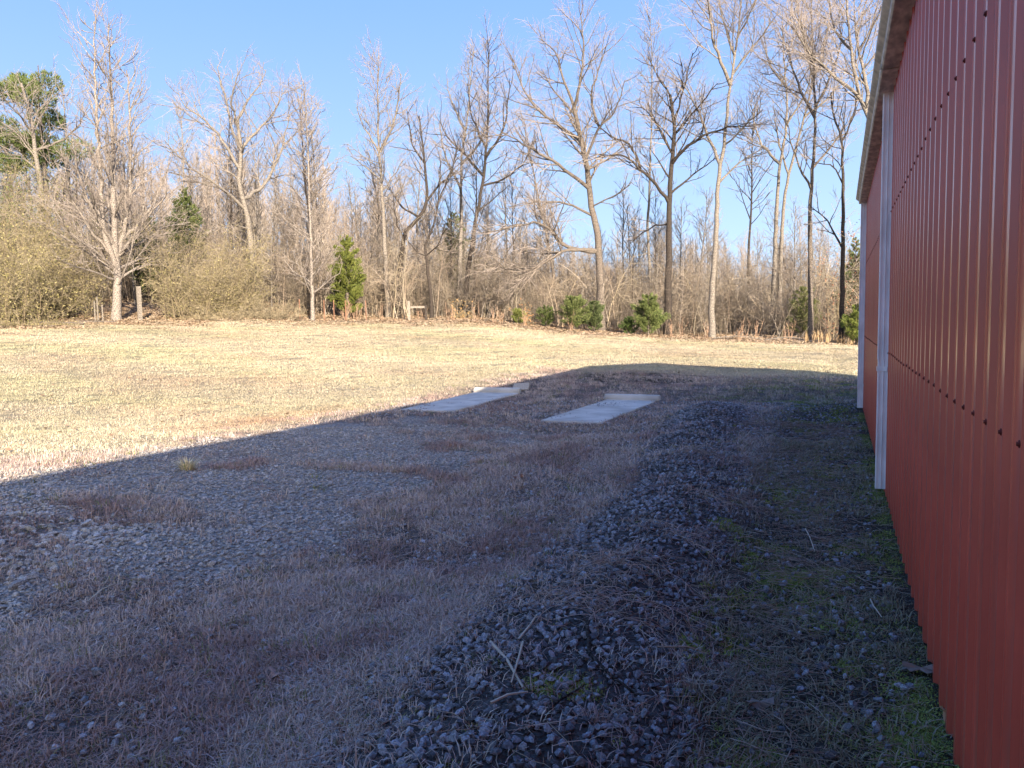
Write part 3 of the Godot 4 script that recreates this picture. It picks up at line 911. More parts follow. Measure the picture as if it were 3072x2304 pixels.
func make_greenery() -> void:
	var olive0 := Color(0.12, 0.112, 0.04)
	var olive1 := Color(0.3, 0.26, 0.125)
	shrub("thicket_shrub", "big olive green thicket at the left edge of the lawn", base_at(0, 46.0), 3.4, 5.8, 80, 13000, olive0, olive1, 0.05)
	shrub("thicket_shrub", "olive thicket spilling out left of the three leader tree", base_at(118, 48.5), 2.6, 4.9, 60, 8000, olive0, olive1, 0.05)
	shrub("thicket_shrub", "tall brownish thicket behind the left end of the lawn", base_at(70, 51.0), 3.8, 8.2, 80, 12000, Color(0.16, 0.135, 0.07), Color(0.24, 0.2, 0.1), 0.06)
	shrub("thicket_shrub", "dark green thicket rising behind the big olive one", base_at(-30, 53.0), 3.6, 9.2, 60, 17000, Color(0.05, 0.07, 0.025), Color(0.13, 0.14, 0.05), 0.065)
	shrub("thicket_shrub", "loose olive shrub between the fence post and the open crowned oak", base_at(425, 47.0), 2.3, 5.6, 60, 6500, olive0, olive1, 0.045)
	shrub("thicket_shrub", "olive shrub growing round the foot of the open crowned oak", base_at(505, 48.5), 2.2, 5.0, 52, 5500, olive0, olive1, 0.045)
	shrub("bramble", "tan heap of dead brambles right of the open crowned oak", base_at(580, 46.2), 1.9, 1.5, 60, 500, Color(0.3, 0.22, 0.13), Color(0.36, 0.28, 0.17), 0.03)
	shrub("bramble", "low tan brambles before the olive shrub", base_at(480, 46.0), 2.2, 1.0, 55, 900, Color(0.25, 0.21, 0.1), Color(0.36, 0.28, 0.17), 0.03)
	shrub("bramble", "low greenish brambles at the foot of the big thicket", base_at(60, 44.3), 2.6, 0.9, 50, 1500, olive0, olive1, 0.035)
	cedar("cedar_tree", "bright yellow green cedar beside the slim white tree", base_at(752, 49.0), 5.3, 1.55, 3400, Color(0.06, 0.08, 0.02), Color(0.15, 0.165, 0.04), 0.62)
	cedar("cedar_tree", "dark green cedar deep between the left trees", base_at(410, 60.0), 8.2, 2.3, 3600, Color(0.035, 0.055, 0.02), Color(0.1, 0.12, 0.04), 0.7)
	cedar("cedar_tree", "dim green cedar low behind the three leader tree", base_at(330, 58.0), 6.0, 2.0, 2200, Color(0.035, 0.055, 0.02), Color(0.09, 0.11, 0.04), 0.7)
	cedar("cedar_tree", "faint green cedar deep in the woods left of the largest oak", base_at(985, 66.0), 8.5, 2.6, 2600, Color(0.06, 0.08, 0.035), Color(0.14, 0.15, 0.06), 0.7)
	cedar("cedar_tree", "green cedar by the corner of the red building", base_at(1850, 45.0), 2.2, 1.0, 1500, Color(0.09, 0.13, 0.03), Color(0.2, 0.22, 0.06), 0.7)
	cedar("cedar_tree", "dim grey green cedar behind the tree by the building corner", base_at(1846, 54.0), 6.5, 1.5, 1900, Color(0.06, 0.08, 0.035), Color(0.13, 0.15, 0.06), 0.7)
	cedar("pine_shrub", "larger left pine shrub at the foot of the largest oak", base_at(1240, 48.0), 2.1, 1.15, 2300, Color(0.04, 0.06, 0.02), Color(0.165, 0.19, 0.07), 0.45, "shrub")
	cedar("pine_shrub", "dark pine shrub just right of the largest oak's trunk", base_at(1283, 48.4), 1.9, 0.85, 1700, Color(0.03, 0.048, 0.02), Color(0.12, 0.145, 0.06), 0.45, "shrub")
	cedar("pine_shrub", "rounded bright pine shrub before the dark forked oak", base_at(1400, 47.0), 2.5, 1.2, 2800, Color(0.045, 0.07, 0.02), Color(0.165, 0.19, 0.07), 0.5, "shrub")
	cedar("pine_shrub", "low dark pine sprig left of the rounded pine shrub", base_at(1357, 47.6), 1.0, 0.6, 800, Color(0.04, 0.065, 0.025), Color(0.1, 0.14, 0.04), 0.5, "shrub")
	cedar("pine_shrub", "small yellowish pine seedling left of the largest oak", base_at(1120, 49.0), 1.0, 0.55, 700, Color(0.08, 0.11, 0.03), Color(0.19, 0.2, 0.06), 0.5, "shrub")
	cedar("pine_shrub", "loose dark pine sprigs left of the pair of pine shrubs", base_at(1180, 49.5), 1.3, 0.9, 800, Color(0.04, 0.06, 0.025), Color(0.11, 0.14, 0.04), 0.5, "shrub")
	cedar("pine_shrub", "pale green pine shrub dim among the brush near the building", base_at(1735, 52.0), 3.2, 1.3, 1300, Color(0.08, 0.1, 0.04), Color(0.19, 0.2, 0.08), 0.5, "shrub")
	var cl := []
	for k in 15: cl.append([rf(-2.4, 2.6), rf(9.5, 15.0), rf(-2.0, 2.0), rf(0.8, 1.5)])
	pine("pine with ragged green crown behind the far left oak", base_at(118, 61.0), 15.6, cl)
	cl = []
	for k in 10: cl.append([rf(-2.0, 2.0), rf(8.5, 14.0), rf(-2.0, 2.0), rf(0.8, 1.4)])
	pine("pine cut off by the left edge of the picture", base_at(-12, 62.0), 14.5, cl)
	# retained brown leaves and a rusty seedling
	shrub("beech_sapling", "sapling keeping rust brown leaves left of the pine shrubs", base_at(1135, 49.6), 0.5, 1.7, 8, 260, Color(0.32, 0.16, 0.07), Color(0.42, 0.24, 0.11), 0.06, "sapling")
	shrub("beech_sapling", "low sapling with tan leaves at the foot of the leaning black trunk", base_at(1000, 50.0), 0.6, 1.5, 9, 240, Color(0.33, 0.2, 0.08), Color(0.42, 0.28, 0.13), 0.06, "sapling")
	shrub("beech_sapling", "sapling keeping dull red leaves near the crooked dark tree", base_at(1800, 48.5), 0.8, 7.6, 5, 330, Color(0.2, 0.08, 0.06), Color(0.33, 0.19, 0.1), 0.07, "sapling")
	# broom sedge by the far corner of the building
	var sedge := [[1775, 45.6], [1788, 45.3], [1800, 45.9], [1813, 45.2], [1826, 45.5], [1838, 45.1], [1848, 45.4], [1760, 46.0], [1742, 46.2]]
	for k in sedge.size():
		var p := base_at(sedge[k][0], sedge[k][1])
		var o := thing("broom_sedge", "clump of upright straw coloured sedge near the building's far corner", "grass clump", p, 0, "sedge clumps at the building corner")
		var b := Buf.new()
		for q in 26:
			var t := rf(0.75, 1.2)
			b.col = Color(0.42, 0.3, 0.17) * t
			var at := Vector3(rf(-0.14, 0.14), -0.02, rf(-0.14, 0.14))
			blade(b, at, rf(0, TAU), rf(0.4, 0.85), rf(0.05, 0.25), 0.02)
		put("stalks", b.mesh(M.blade), o)
	# low dead stalks and seedlings along the edge of the lawn
	for k in 26:
		var u := rf(600, 1840)
		var p := base_at(u, 46.8 + rf(0, 1.6))
		var o := thing("dead_weed", "thin dead weed standing along the edge of the woods", "weed", p, rf(0, TAU), "dead weeds along the woods' edge")
		var b := Buf.new()
		for q in 5:
			var path := wander(Vector3(rf(-0.1, 0.1), -0.03, rf(-0.1, 0.1)), Vector3(rf(-0.3, 0.3), 1, rf(-0.3, 0.3)).normalized(), rf(0.5, 1.3), 4, 0.14, 0.02)
			b.col = Color(0.33, 0.22, 0.15) * rf(0.8, 1.2)
			b.tube(path, tapered(5, 0.011, 0.005), 3)
			for z in 4:
				var a := along(path, rf(0.4, 1.0))
				b.tube(wander(a[0], side_way(a[1], rf(0.4, 0.9)), rf(0.12, 0.35), 2, 0.2, 0.05), tapered(3, 0.007, 0.004), 3)
		put("stalks", b.mesh(M.blade), o)

# ------------------------------------------------------------------ the building
const Z_FAR := -15.1
const Z_NEAR := 8.9
const EAVE := 3.70
const RIB := 0.2286

func panel_mesh(h: float, last: bool) -> ArrayMesh:
	# one 0.914 m sheet: four trapezoid ribs 19 mm high with a small step on both sides; x is proud of the wall to the left
	var prof: Array[Vector2] = []
	for k in 4:
		var z0 := k * RIB
		for q in [[0.0, 0.0], [0.075, 0.0], [0.080, 0.003], [0.086, 0.003], [0.098, 0.021], [0.131, 0.021], [0.143, 0.003], [0.149, 0.003], [0.154, 0.0]]:
			if k > 0 and q[0] == 0.0: continue
			prof.append(Vector2(z0 + q[0], q[1]))
	prof.append(Vector2(4 * RIB, 0.0))
	var b := Buf.new()
	for k in prof.size() - 1:
		var p := prof[k]
		var q := prof[k + 1]
		# front face, looking towards -x
		b.quad(Vector3(-p.y, h, -p.x), Vector3(-q.y, h, -q.x), Vector3(-q.y, 0, -q.x), Vector3(-p.y, 0, -p.x))
		# the bottom edge has the sheet's thickness
		b.quad(Vector3(-p.y, 0, -p.x), Vector3(-q.y, 0, -q.x), Vector3(0.004 - q.y, 0, -q.x), Vector3(0.004 - p.y, 0, -p.x))
	return b.mesh(M.red)

func make_building() -> void:
	var o := thing("metal_building", "long red ribbed metal building with white downspouts at the right", "building", Vector3(WALL, 0, 0))
	var core := Buf.new()
	var top := EAVE + 0.1
	# solid shell behind the sheets; closes the building on every side
	core.box(Vector3(0.03, -0.3, Z_FAR + 0.02), Vector3(7.4, top, Z_NEAR))
	put("wall", core.mesh(M.red), o)
	for z in [Z_FAR + 0.02, Z_NEAR]:
		var gable := Buf.new()
		gable.tri(Vector3(0.03, top, z), Vector3(3.7, top + 0.95, z), Vector3(7.4, top, z))
		put("gable", gable.mesh(M.red), o)
	# wall sheets with their screws
	var sheet := panel_mesh(EAVE + 0.06, false)
	var screw := Buf.new()
	screw.tube(PackedVector3Array([Vector3(0.002, 0, 0), Vector3(-0.003, 0, 0), Vector3(-0.0035, 0, 0)]), PackedFloat32Array([0.010, 0.010, 0.007]), 8, true)
	screw.tube(PackedVector3Array([Vector3(-0.003, 0, 0), Vector3(-0.0075, 0, 0), Vector3(-0.008, 0, 0)]), PackedFloat32Array([0.006, 0.006, 0.004]), 6, true)
	var screw_mesh := screw.mesh(M.screw)
	var z := Z_NEAR
	var n := 0
	while z > Z_FAR + 0.1:
		var s := put("wall_panel", sheet, o)
		s.position = Vector3(0.0016 * (n % 2), 0.004 * sin(n * 2.3), z)
		if z < 0.2:
			for y in [0.16, 1.33, 2.605]:
				if y < 1: continue
				for k in 4:
					var w := put("screw", screw_mesh, s)
					w.position = Vector3(-0.0205, y + 0.002 * sin(n * 7.0 + k), -(k * RIB + 0.1145 + 0.003 * sin(n * 3.0 + k * 5.0)))
		z -= 4 * RIB
		n += 1
	# corner trim at the far end
	var trim := Buf.new()
	trim.box(Vector3(-0.026, 0.02, Z_FAR - 0.1), Vector3(0.02, EAVE + 0.05, Z_FAR + 0.028))
	put("corner_trim", trim.mesh(M.white), o)
	# roof of two slopes
	for side in 2:
		var rb := Buf.new()
		var a := Vector3(-0.17 if side == 0 else 7.57, top + 0.02, 0)
		var c := Vector3(3.7, top + 1.0, 0)
		var zf := Z_FAR - 0.3
		var zn := Z_NEAR + 0.3
		var up := Vector3(0, 0.05, 0)
		var q := [Vector3(a.x, a.y, zf), Vector3(c.x, c.y, zf), Vector3(c.x, c.y, zn), Vector3(a.x, a.y, zn)]
		rb.quad(q[0] + up, q[1] + up, q[2] + up, q[3] + up)
		rb.quad(q[3], q[2], q[1], q[0])
		for k in 4: rb.quad(q[k], q[(k + 1) % 4], q[(k + 1) % 4] + up, q[k] + up)
		put("roof", rb.mesh(M.roof), o)
	# gutter: lengths of a K shaped trough, each its own part
	var prof := [Vector2(-0.012, 0.115), Vector2(-0.012, 0.0), Vector2(-0.135, 0.0), Vector2(-0.147, 0.012), Vector2(-0.152, 0.052), Vector2(-0.188, 0.082), Vector2(-0.197, 0.092), Vector2(-0.197, 0.118), Vector2(-0.185, 0.12), Vector2(-0.183, 0.105), Vector2(-0.022, 0.035), Vector2(-0.022, 0.115)]
	var cuts := [-15.16, -12.95, -10.2, -7.15, -4.1, -1.05, 2.0, 5.05, 8.9]
	for k in cuts.size() - 1:
		var g := Buf.new()
		var z0: float = cuts[k] + (0.004 if k else 0.0)
		var z1: float = cuts[k + 1] - 0.004
		var dy := 0.003 * (k % 2)
		for q in prof.size() - 1:
			var p: Vector2 = prof[q] + Vector2(0, EAVE + dy)
			var e: Vector2 = prof[q + 1] + Vector2(0, EAVE + dy)
			g.quad(Vector3(p.x, p.y, z0), Vector3(e.x, e.y, z0), Vector3(e.x, e.y, z1), Vector3(p.x, p.y, z1))
		if k == 0:
			for q in range(1, 8):
				g.tri(Vector3(-0.015, EAVE + 0.11, z0), Vector3(prof[q].x, prof[q].y + EAVE, z0), Vector3(prof[q + 1].x, prof[q + 1].y + EAVE, z0))
		put("gutter", g.mesh(M.gutter), o)
	# lapped joints and hanger straps under the trough
	for zz in [-12.95, -10.2, -7.15, -4.1]:
		var j := Buf.new()
		j.box(Vector3(-0.14, EAVE - 0.006, zz - 0.02), Vector3(-0.014, EAVE - 0.0015, zz + 0.02))
		j.box(Vector3(-0.1555, EAVE + 0.01, zz - 0.02), Vector3(-0.150, EAVE + 0.05, zz + 0.02))
		put("gutter_joint", j.mesh(M.gutter), o)
	for zz in [-14.4, -13.6, -12.2, -11.4, -9.5, -8.6, -6.4, -5.3]:
		var j := Buf.new()
		j.box(Vector3(-0.2, EAVE + 0.112, zz - 0.012), Vector3(-0.01, EAVE + 0.126, zz + 0.012))
		put("gutter_strap", j.mesh(M.gutter), o)
	# downspouts, each a fluted pipe with a lapped sleeve
	for q in [[-7.9, 1.26, 1.15], [-15.02, 0.42, 0.42]]:
		var d := Buf.new()
		var zc: float = q[0]
		var outline: Array[Vector2] = []
		for s in [[-0.098, -0.038], [-0.098, 0.038], [-0.09, 0.0405], [-0.075, 0.036], [-0.058, 0.036], [-0.05, 0.0405], [-0.042, 0.036], [-0.024, 0.036], [-0.01, 0.0405], [-0.003, 0.038], [-0.003, -0.038], [-0.05, -0.0405]]:
			outline.append(Vector2(s[0] - 0.002 if zc > -15 else s[0] - 0.02, s[1]))
		var lean := 0.004
		for piece in [[q[1], EAVE + 0.01, 1.0], [0.03, q[1] + 0.02, 0.955]]:
			for k in outline.size():
				var a: Vector2 = outline[k] * Vector2(1, piece[2])
				var b: Vector2 = outline[(k + 1) % outline.size()] * Vector2(1, piece[2])
				d.quad(Vector3(a.x + lean, piece[1], zc + a.y), Vector3(b.x + lean, piece[1], zc + b.y), Vector3(b.x, piece[0], zc + b.y), Vector3(a.x, piece[0], zc + a.y))
		var p := put("downspout", d.mesh(M.white), o)
		var st := Buf.new()
		var sx := -0.104 if zc > -15 else -0.122
		st.box(Vector3(sx, q[2], zc + 0.0415), Vector3(0.0, q[2] + 0.045, zc + 0.0425))
		st.box(Vector3(sx, q[2], zc - 0.04), Vector3(sx + 0.001, q[2] + 0.045, zc + 0.0415))
		st.box(Vector3(-0.022, q[2], zc + 0.0425), Vector3(-0.021, q[2] + 0.045, zc + 0.1))
		put("strap", st.mesh(M.white), p)

# ------------------------------------------------------------------ pads, posts and small things
func rounded_slab(w: float, d: float, h: float, bevel: float) -> Buf:
	# a poured slab: its outline wavers and its arris is worn
	var b := Buf.new()
	var rim: Array[Vector3] = []
	for side in 4:
		for k in 26:
			var t := (k + 0.0) / 26.0 - 0.5
			var p: Vector2 = [Vector2(t * w, -d * 0.5), Vector2(w * 0.5, t * d), Vector2(-t * w, d * 0.5), Vector2(-w * 0.5, -t * d)][side]
			p *= 1.0 + rf(-0.006, 0.004)
			rim.append(Vector3(p.x, 0, p.y))
	var n := rim.size()
	for k in n:
		var p := rim[k]
		var q := rim[(k + 1) % n]
		var dp := h - bevel * rf(0.6, 1.4)
		var pi := Vector3(p.x - signf(p.x) * bevel, h, p.z - signf(p.z) * bevel)
		var qi := Vector3(q.x - signf(q.x) * bevel, h, q.z - signf(q.z) * bevel)
		b.quad(Vector3(q.x, -0.1, q.z), Vector3(p.x, -0.1, p.z), Vector3(p.x, dp, p.z), Vector3(q.x, dp, q.z))
		b.quad(Vector3(q.x, dp, q.z), Vector3(p.x, dp, p.z), pi, qi)
		b.tri(Vector3(0, h, 0), qi, pi)
	return b

func make_pads() -> void:
	var labels := ["left concrete pad, its long edge touching the sunlit lawn", "right concrete pad lying wholly in the building's shade"]
	var stops := ["concrete wheel stop across the far end of the left pad", "concrete wheel stop across the far end of the right pad"]
	for k in 2:
		var p: Array = PADS[k]
		var y := ground_y(p[0], p[1]) + 0.012
		var b := rounded_slab(p[2], p[3], 0.03, 0.014)
		tag(put("concrete_pad", b.mesh(M.concrete)), labels[k], "concrete pad")
		var o: Node3D = get_node("concrete_pad" if k == 0 else "concrete_pad_001")
		o.position = Vector3(p[0], y, p[1])
		o.rotation.y = p[4]
		# a bar with sloping sides and rounded ends
		var c := Buf.new()
		var sec := [Vector2(-0.09, 0.0), Vector2(-0.085, 0.05), Vector2(-0.06, 0.1), Vector2(-0.03, 0.115), Vector2(0.03, 0.115), Vector2(0.06, 0.1), Vector2(0.085, 0.05), Vector2(0.09, 0.0)]
		var l: float = p[2] * 0.5 + (0.02 if k == 0 else 0.06)
		var xs := [-l, -l + 0.012, -l + 0.05, l - 0.05, l - 0.012, l]
		var sc := [0.55, 0.85, 1.0, 1.0, 0.85, 0.55]
		for q in xs.size() - 1:
			for s in sec.size() - 1:
				var a: Vector2 = sec[s]
				var e: Vector2 = sec[s + 1]
				c.quad(Vector3(xs[q], a.y * (0.7 + 0.3 * sc[q]), a.x * sc[q]), Vector3(xs[q], e.y * (0.7 + 0.3 * sc[q]), e.x * sc[q]), Vector3(xs[q + 1], e.y * (0.7 + 0.3 * sc[q + 1]), e.x * sc[q + 1]), Vector3(xs[q + 1], a.y * (0.7 + 0.3 * sc[q + 1]), a.x * sc[q + 1]))
		for e in [0, 5]:
			for s in range(1, sec.size() - 1):
				c.tri(Vector3(xs[e], 0, sec[0].x * 0.55), Vector3(xs[e], sec[s].y * 0.865, sec[s].x * 0.55), Vector3(xs[e], sec[s + 1].y * 0.865, sec[s + 1].x * 0.55))
		var w := put("wheel_stop", c.mesh(M.concrete))
		tag(w, stops[k], "wheel stop", "wheel stops")
		w.rotation.y = p[4]
		w.position = Vector3(p[0], y + 0.0295, p[1]) + Basis(Vector3.UP, p[4]) * Vector3(0.0, 0, -p[3] * 0.5 + 0.12)
	# broken slab leaning behind the left wheel stop
	var bp := on(-7.15, -17.0)
	var o := thing("broken_slab", "broken tan slab propped behind the left wheel stop", "slab", bp, 0.1)
	var s := Buf.new()
	var t := Transform3D(Basis.from_euler(Vector3(0.6, 0.1, 0.06)), Vector3(0.0, 0.09, 0.0))
	var q := Buf.new()
	q.box(Vector3(-0.2, -0.022, -0.13), Vector3(0.19, 0.022, 0.13), t)
	put("slab", q.mesh(M.tan_stone), o)
	s.box(Vector3(-0.52, -0.03, -0.1), Vector3(-0.2, 0.03, 0.02), Transform3D(Basis.from_euler(Vector3(0.1, 0.3, 0.05)), Vector3.ZERO))
	put("rubble", s.mesh(M.tan_stone), o)

func wooden_post(label: String, at: Vector3, w: float, h: float, m: Material, group := "") -> Node3D:
	var o := thing("fence_post", label, "fence post", at, rf(-0.3, 0.3), group)
	var b := Buf.new()
	b.box(Vector3(-w, -0.2, -w), Vector3(w, h - 0.02, w))
	put("post", b.mesh(m), o)
	var c := Buf.new()
	c.box(Vector3(-w * 1.05, h - 0.02, -w * 1.05), Vector3(w * 1.05, h + 0.012, w * 1.05))
	put("cap", c.mesh(m), o)
	return o

func make_posts() -> void:
	wooden_post("square weathered fence post with a pale top right of the three leader tree", base_at(303, 45.5), 0.085, 1.85, M.old_wood)
	for q in [[206, 45.6, 1.1], [212, 45.8, 1.3], [222, 45.4, 0.9]]:
		wooden_post("thin grey stake standing left of the three leader tree", base_at(q[0], q[1]), 0.024, q[2], M.old_wood, "thin stakes by the three leader tree")
	var p := wooden_post("grey wooden post with a short rail in front of the dark trees", base_at(884, 47.5), 0.08, 1.2, M.old_wood)
	p.rotation.y = 0.55
	var r := Buf.new()
	r.box(Vector3(0.09, 0.78, -0.03), Vector3(1.0, 0.9, 0.02))
	put("rail", r.mesh(M.old_wood), p)
	var r2 := Buf.new()
	r2.box(Vector3(0.98, -0.15, -0.07), Vector3(1.1, 0.95, 0.07))
	put("rail_post", r2.mesh(M.bark_dark), p)
	for q in [[648, 47.6], [701, 46.9], [722, 47.0], [747, 46.8], [791, 47.1]]:
		var o := thing("steel_fence_stake", "rusty thin steel stake of the old wire fence near the cedar", "fence stake", base_at(q[0], q[1]), 0.3, "rusty fence stakes")
		var b := Buf.new()
		b.box(Vector3(-0.024, -0.2, -0.004), Vector3(0.024, 1.25, 0.004))
		b.box(Vector3(-0.004, -0.2, 0.004), Vector3(0.004, 1.25, 0.036))
		put("stake", b.mesh(M.rust), o)
	# fallen logs and branches
	for q in [[120, 44.4, 0.2, 3.2, 0.09, "long grey log lying in front of the left thicket"], [205, 44.9, 0.35, 2.2, 0.07, "short dark log lying left of the three leader tree"], [1060, 48.6, 0.5, 2.4, 0.06, "bent dark branch lying on leaves left of the largest oak"], [1590, 46.8, 0.1, 3.0, 0.035, "pale fallen branch below the sinuous tree"], [1700, 46.5, -0.2, 2.6, 0.035, "arching pale fallen branch in front of the leaning pair"]]:
		var at := base_at(q[0], q[1])
		var o := thing("fallen_branch", q[5], "branch", at)
		var b := Buf.new()
		var ax := Vector3(cos(0.41 + q[2]), 0.0, -sin(0.41 + q[2]) * 0.4).normalized()
		var pts := PackedVector3Array()
		for k in 7:
			var w: Vector3 = ax * (q[3] * (k / 6.0 - 0.5)) + Vector3(0, 0, rf(-0.08, 0.08))
			pts.append(Vector3(w.x, ground_y(at.x + w.x, at.z + w.z) - at.y + q[4] * 0.8 + (0.22 * sin(k * 0.5) if q[4] < 0.05 else 0.0), w.z))
		b.tube(pts, tapered(7, q[4], q[4] * 0.5), 7, true)
		put("stem", b.mesh(M.bark_pale if q[4] < 0.05 else M.bark_mid), o)
		if q[4] < 0.07:
			var tw := Buf.new()
			for k in 7:
				var a := along(pts, rf(0.2, 1.0))
				tw.tube(wander(a[0], side_way(a[1], rf(0.4, 1.0)) + Vector3.UP * 0.3, rf(0.5, 1.3), 4, 0.25, 0.05), tapered(5, 0.016, 0.007), 4)
			put("twigs", tw.mesh(M.bark_pale), o)

func yard(u: float, v: float) -> Vector3:
	# where the sight line through (u, v) meets the yard
	var d := cam_basis * Vector3((u * K - 1536.0) / FOCAL, -(v * K - 1152.0) / FOCAL, -1.0)
	var p := EYE + d * (-EYE.y / d.y)
	for k in 3:
		p = EYE + d * ((ground_y(p.x, p.z) - EYE.y) / d.y)
	return p

func make_small_things() -> void:
	# a clump of living straw grass on the drive
	var o := thing("grass_clump", "single spiky straw coloured grass clump on the shaded gravel drive", "grass clump", yard(405, 1016))
	var b := Buf.new()
	for k in 170:
		b.col = Color(0.72, 0.6, 0.36) * rf(0.6, 1.2)
		if k % 9 == 0: b.col = Color(0.22, 0.25, 0.08)
		var a := rf(0, TAU)
		var r := 0.05 * sqrt(rng.randf())
		blade(b, Vector3(cos(a) * r, -0.02, sin(a) * r), a + rf(-0.6, 0.6), rf(0.08, 0.2), rf(0.03, 0.22), 0.008)
	put("blades", b.mesh(M.blade), o)
	o = thing("grass_clump", "dry bunch of stalks on the moss below the nearer downspout", "grass clump", yard(1962, 1190))
	b = Buf.new()
	for k in 40:
		b.col = Color(0.3, 0.25, 0.18) * rf(0.6, 1.2)
		blade(b, Vector3(rf(-0.05, 0.05), -0.01, rf(-0.05, 0.05)), rf(0, TAU), rf(0.05, 0.14), rf(0.05, 0.15), 0.005)
	put("blades", b.mesh(M.blade), o)
	# stones that stand out
	var odd := [[612, 1332, 0.05, 0.62, "pale square stone alone in the purple grass at left centre"], [1240, 1308, 0.035, 0.8, "small white stone chip on the dead stalks of the heap"], [1652, 1137, 0.03, 0.75, "tiny white stone chip right of the gravel heap"], [1172, 1163, 0.04, 0.5, "pale stone on grass left of the gravel heap"], [1655, 985, 0.06, 0.45, "grey stone on the far gravel heap near the wall"], [1830, 1580, 0.06, 0.3, "grey round stone on weeds at bottom right"], [1795, 1640, 0.06, 0.22, "flat grey stone on weeds at the bottom right edge"], [35, 1270, 0.11, 0.55, "largest pale stone at the left edge of the drive"], [75, 1252, 0.08, 0.52, "pale angular stone near the left edge of the drive"], [120, 1248, 0.075, 0.5, "flat pale stone on the left part of the drive"], [160, 1228, 0.06, 0.5, "smaller pale stone on the left part of the drive"], [535, 1248, 0.055, 0.5, "pinkish pale stone at the edge of the purple grass"], [460, 1395, 0.05, 0.45, "pale stone in the bare gap of the grass at lower left"], [365, 1440, 0.07, 0.45, "flat pale stone in the grass at lower left"], [210, 1460, 0.07, 0.42, "pale flat stone low in the grass near the left edge"], [100, 1470, 0.05, 0.3, "dull brown stone low in the grass near the left edge"], [840, 1400, 0.05, 0.45, "rounded grey stone in the middle of the purple grass"], [855, 1425, 0.045, 0.4, "smaller grey stone touching the rounded grey one"], [1040, 1330, 0.045, 0.5, "white stone in the grass left of the heap"], [1225, 1480, 0.05, 0.5, "pale pointed stone among gravel at the bottom centre"], [1060, 1620, 0.05, 0.35, "bluish stone among gravel at the bottom edge"], [945, 1600, 0.05, 0.35, "grey stone beside the bottom gravel"], [420, 1070, 0.06, 0.55, "white stone on the drive behind the grass clump"], [710, 1035, 0.05, 0.55, "thin white stone on the far drive"]]
	for q in odd:
		var p := yard(q[0], q[1])
		var s: float = q[2]
		var me: ArrayMesh = stone_mesh(500 + int(q[0]), rf(0.5, 0.75)).duplicate()
		me.surface_set_material(0, M.stones[clampi(int(q[3] * 10) - 2, 0, 5)])
		var w := put("loose_stone", me)
		tag(w, q[4], "stone", "loose stones in the yard")
		w.transform = Transform3D(Basis(Vector3.UP, rf(0, TAU)).scaled(Vector3.ONE * s * 1.2), p + Vector3.UP * s * 0.22)
	# straw stalks and sticks one can pick out
	var st := [[[190, 1310], [250, 1270], 0.006, "long pale straw lying at the left of the purple grass"], [[1060, 1400], [1130, 1500], 0.008, "thick pale stalk lying at the bottom centre, pointing right"], [[1130, 1400], [1105, 1490], 0.006, "pale stalk crossing the thick one at the bottom centre"], [[1120, 1395], [1160, 1340], 0.006, "pale stalk rising from the bottom centre gravel"], [[1060, 1535], [1140, 1510], 0.006, "short stalk pointing left at the bottom centre"], [[1740, 1150], [1760, 1200], 0.005, "pale curved stalk lying on the moss by the wall"], [[930, 1150], [1010, 1190], 0.004, "thin stalk lying in the purple grass"], [[1420, 1410], [1530, 1425], 0.005, "straight straw across the weeds at lower right"], [[1880, 1305], [1905, 1345], 0.005, "curved straw near the wall at lower right"]]
	for q in st:
		var a := yard(q[0][0], q[0][1]) + Vector3.UP * 0.03
		var e := yard(q[1][0], q[1][1]) + Vector3.UP * 0.03
		var w := thing("straw_stalk", q[3], "straw", a, 0, "stalks one can pick out")
		b = Buf.new()
		b.col = Color(0.46, 0.4, 0.31) * rf(0.8, 1.1)
		var mid := (e - a) * 0.5 + Vector3(rf(-0.02, 0.02), 0.012, rf(-0.02, 0.02))
		b.tube(PackedVector3Array([Vector3.ZERO, mid, e - a]), PackedFloat32Array([q[2], q[2] * 0.9, q[2] * 0.6]), 5, true)
		put("stalk", b.mesh(M.blade), w)
	for q in [[[[1210, 1330], [1215, 1400], [1260, 1450], [1330, 1500]], 0.011, "dark curved dead branch at the bottom right of centre"], [[[1075, 1580], [1150, 1500], [1200, 1470]], 0.008, "dark twig lying at the bottom centre"]]:
		var p0 := yard(q[0][0][0] + 60, q[0][0][1] + 20)
		var w := thing("dead_stick", q[2], "stick", p0)
		var pts := PackedVector3Array()
		for e in q[0]: pts.append(yard(e[0] + 60, e[1] + 20) - p0 + Vector3.UP * 0.018)
		b = Buf.new()
		var sp := smooth_path(pts, 0.05, 0.004)
		b.tube(sp, tapered(sp.size(), q[1], q[1] * 0.5), 6, true)
		put("stem", b.mesh(M.bark_dark), w)
	# dead weeds sprawling over the heap
	for q in [[1389, 1325, 0.42, "largest sprawl of dead stalks over the near gravel heap"], [1376, 1215, 0.4, "sprawl of dead stalks behind the largest one on the heap"], [1480, 1160, 0.36, "sprawl of dead stalks on the heap level with the nearer downspout's foot"], [1530, 985, 0.4, "reddish dead weeds on the far end of the gravel heap"], [1250, 1290, 0.3, "small sprawl of dead stalks left of the largest one"], [1560, 1080, 0.35, "dead stalks on the wall side of the gravel heap"]]:
		var w := thing("dead_weed_sprawl", q[3], "dead weeds", yard(q[0], q[1]), rf(0, TAU))
		b = Buf.new()
		var reach: float = q[2]
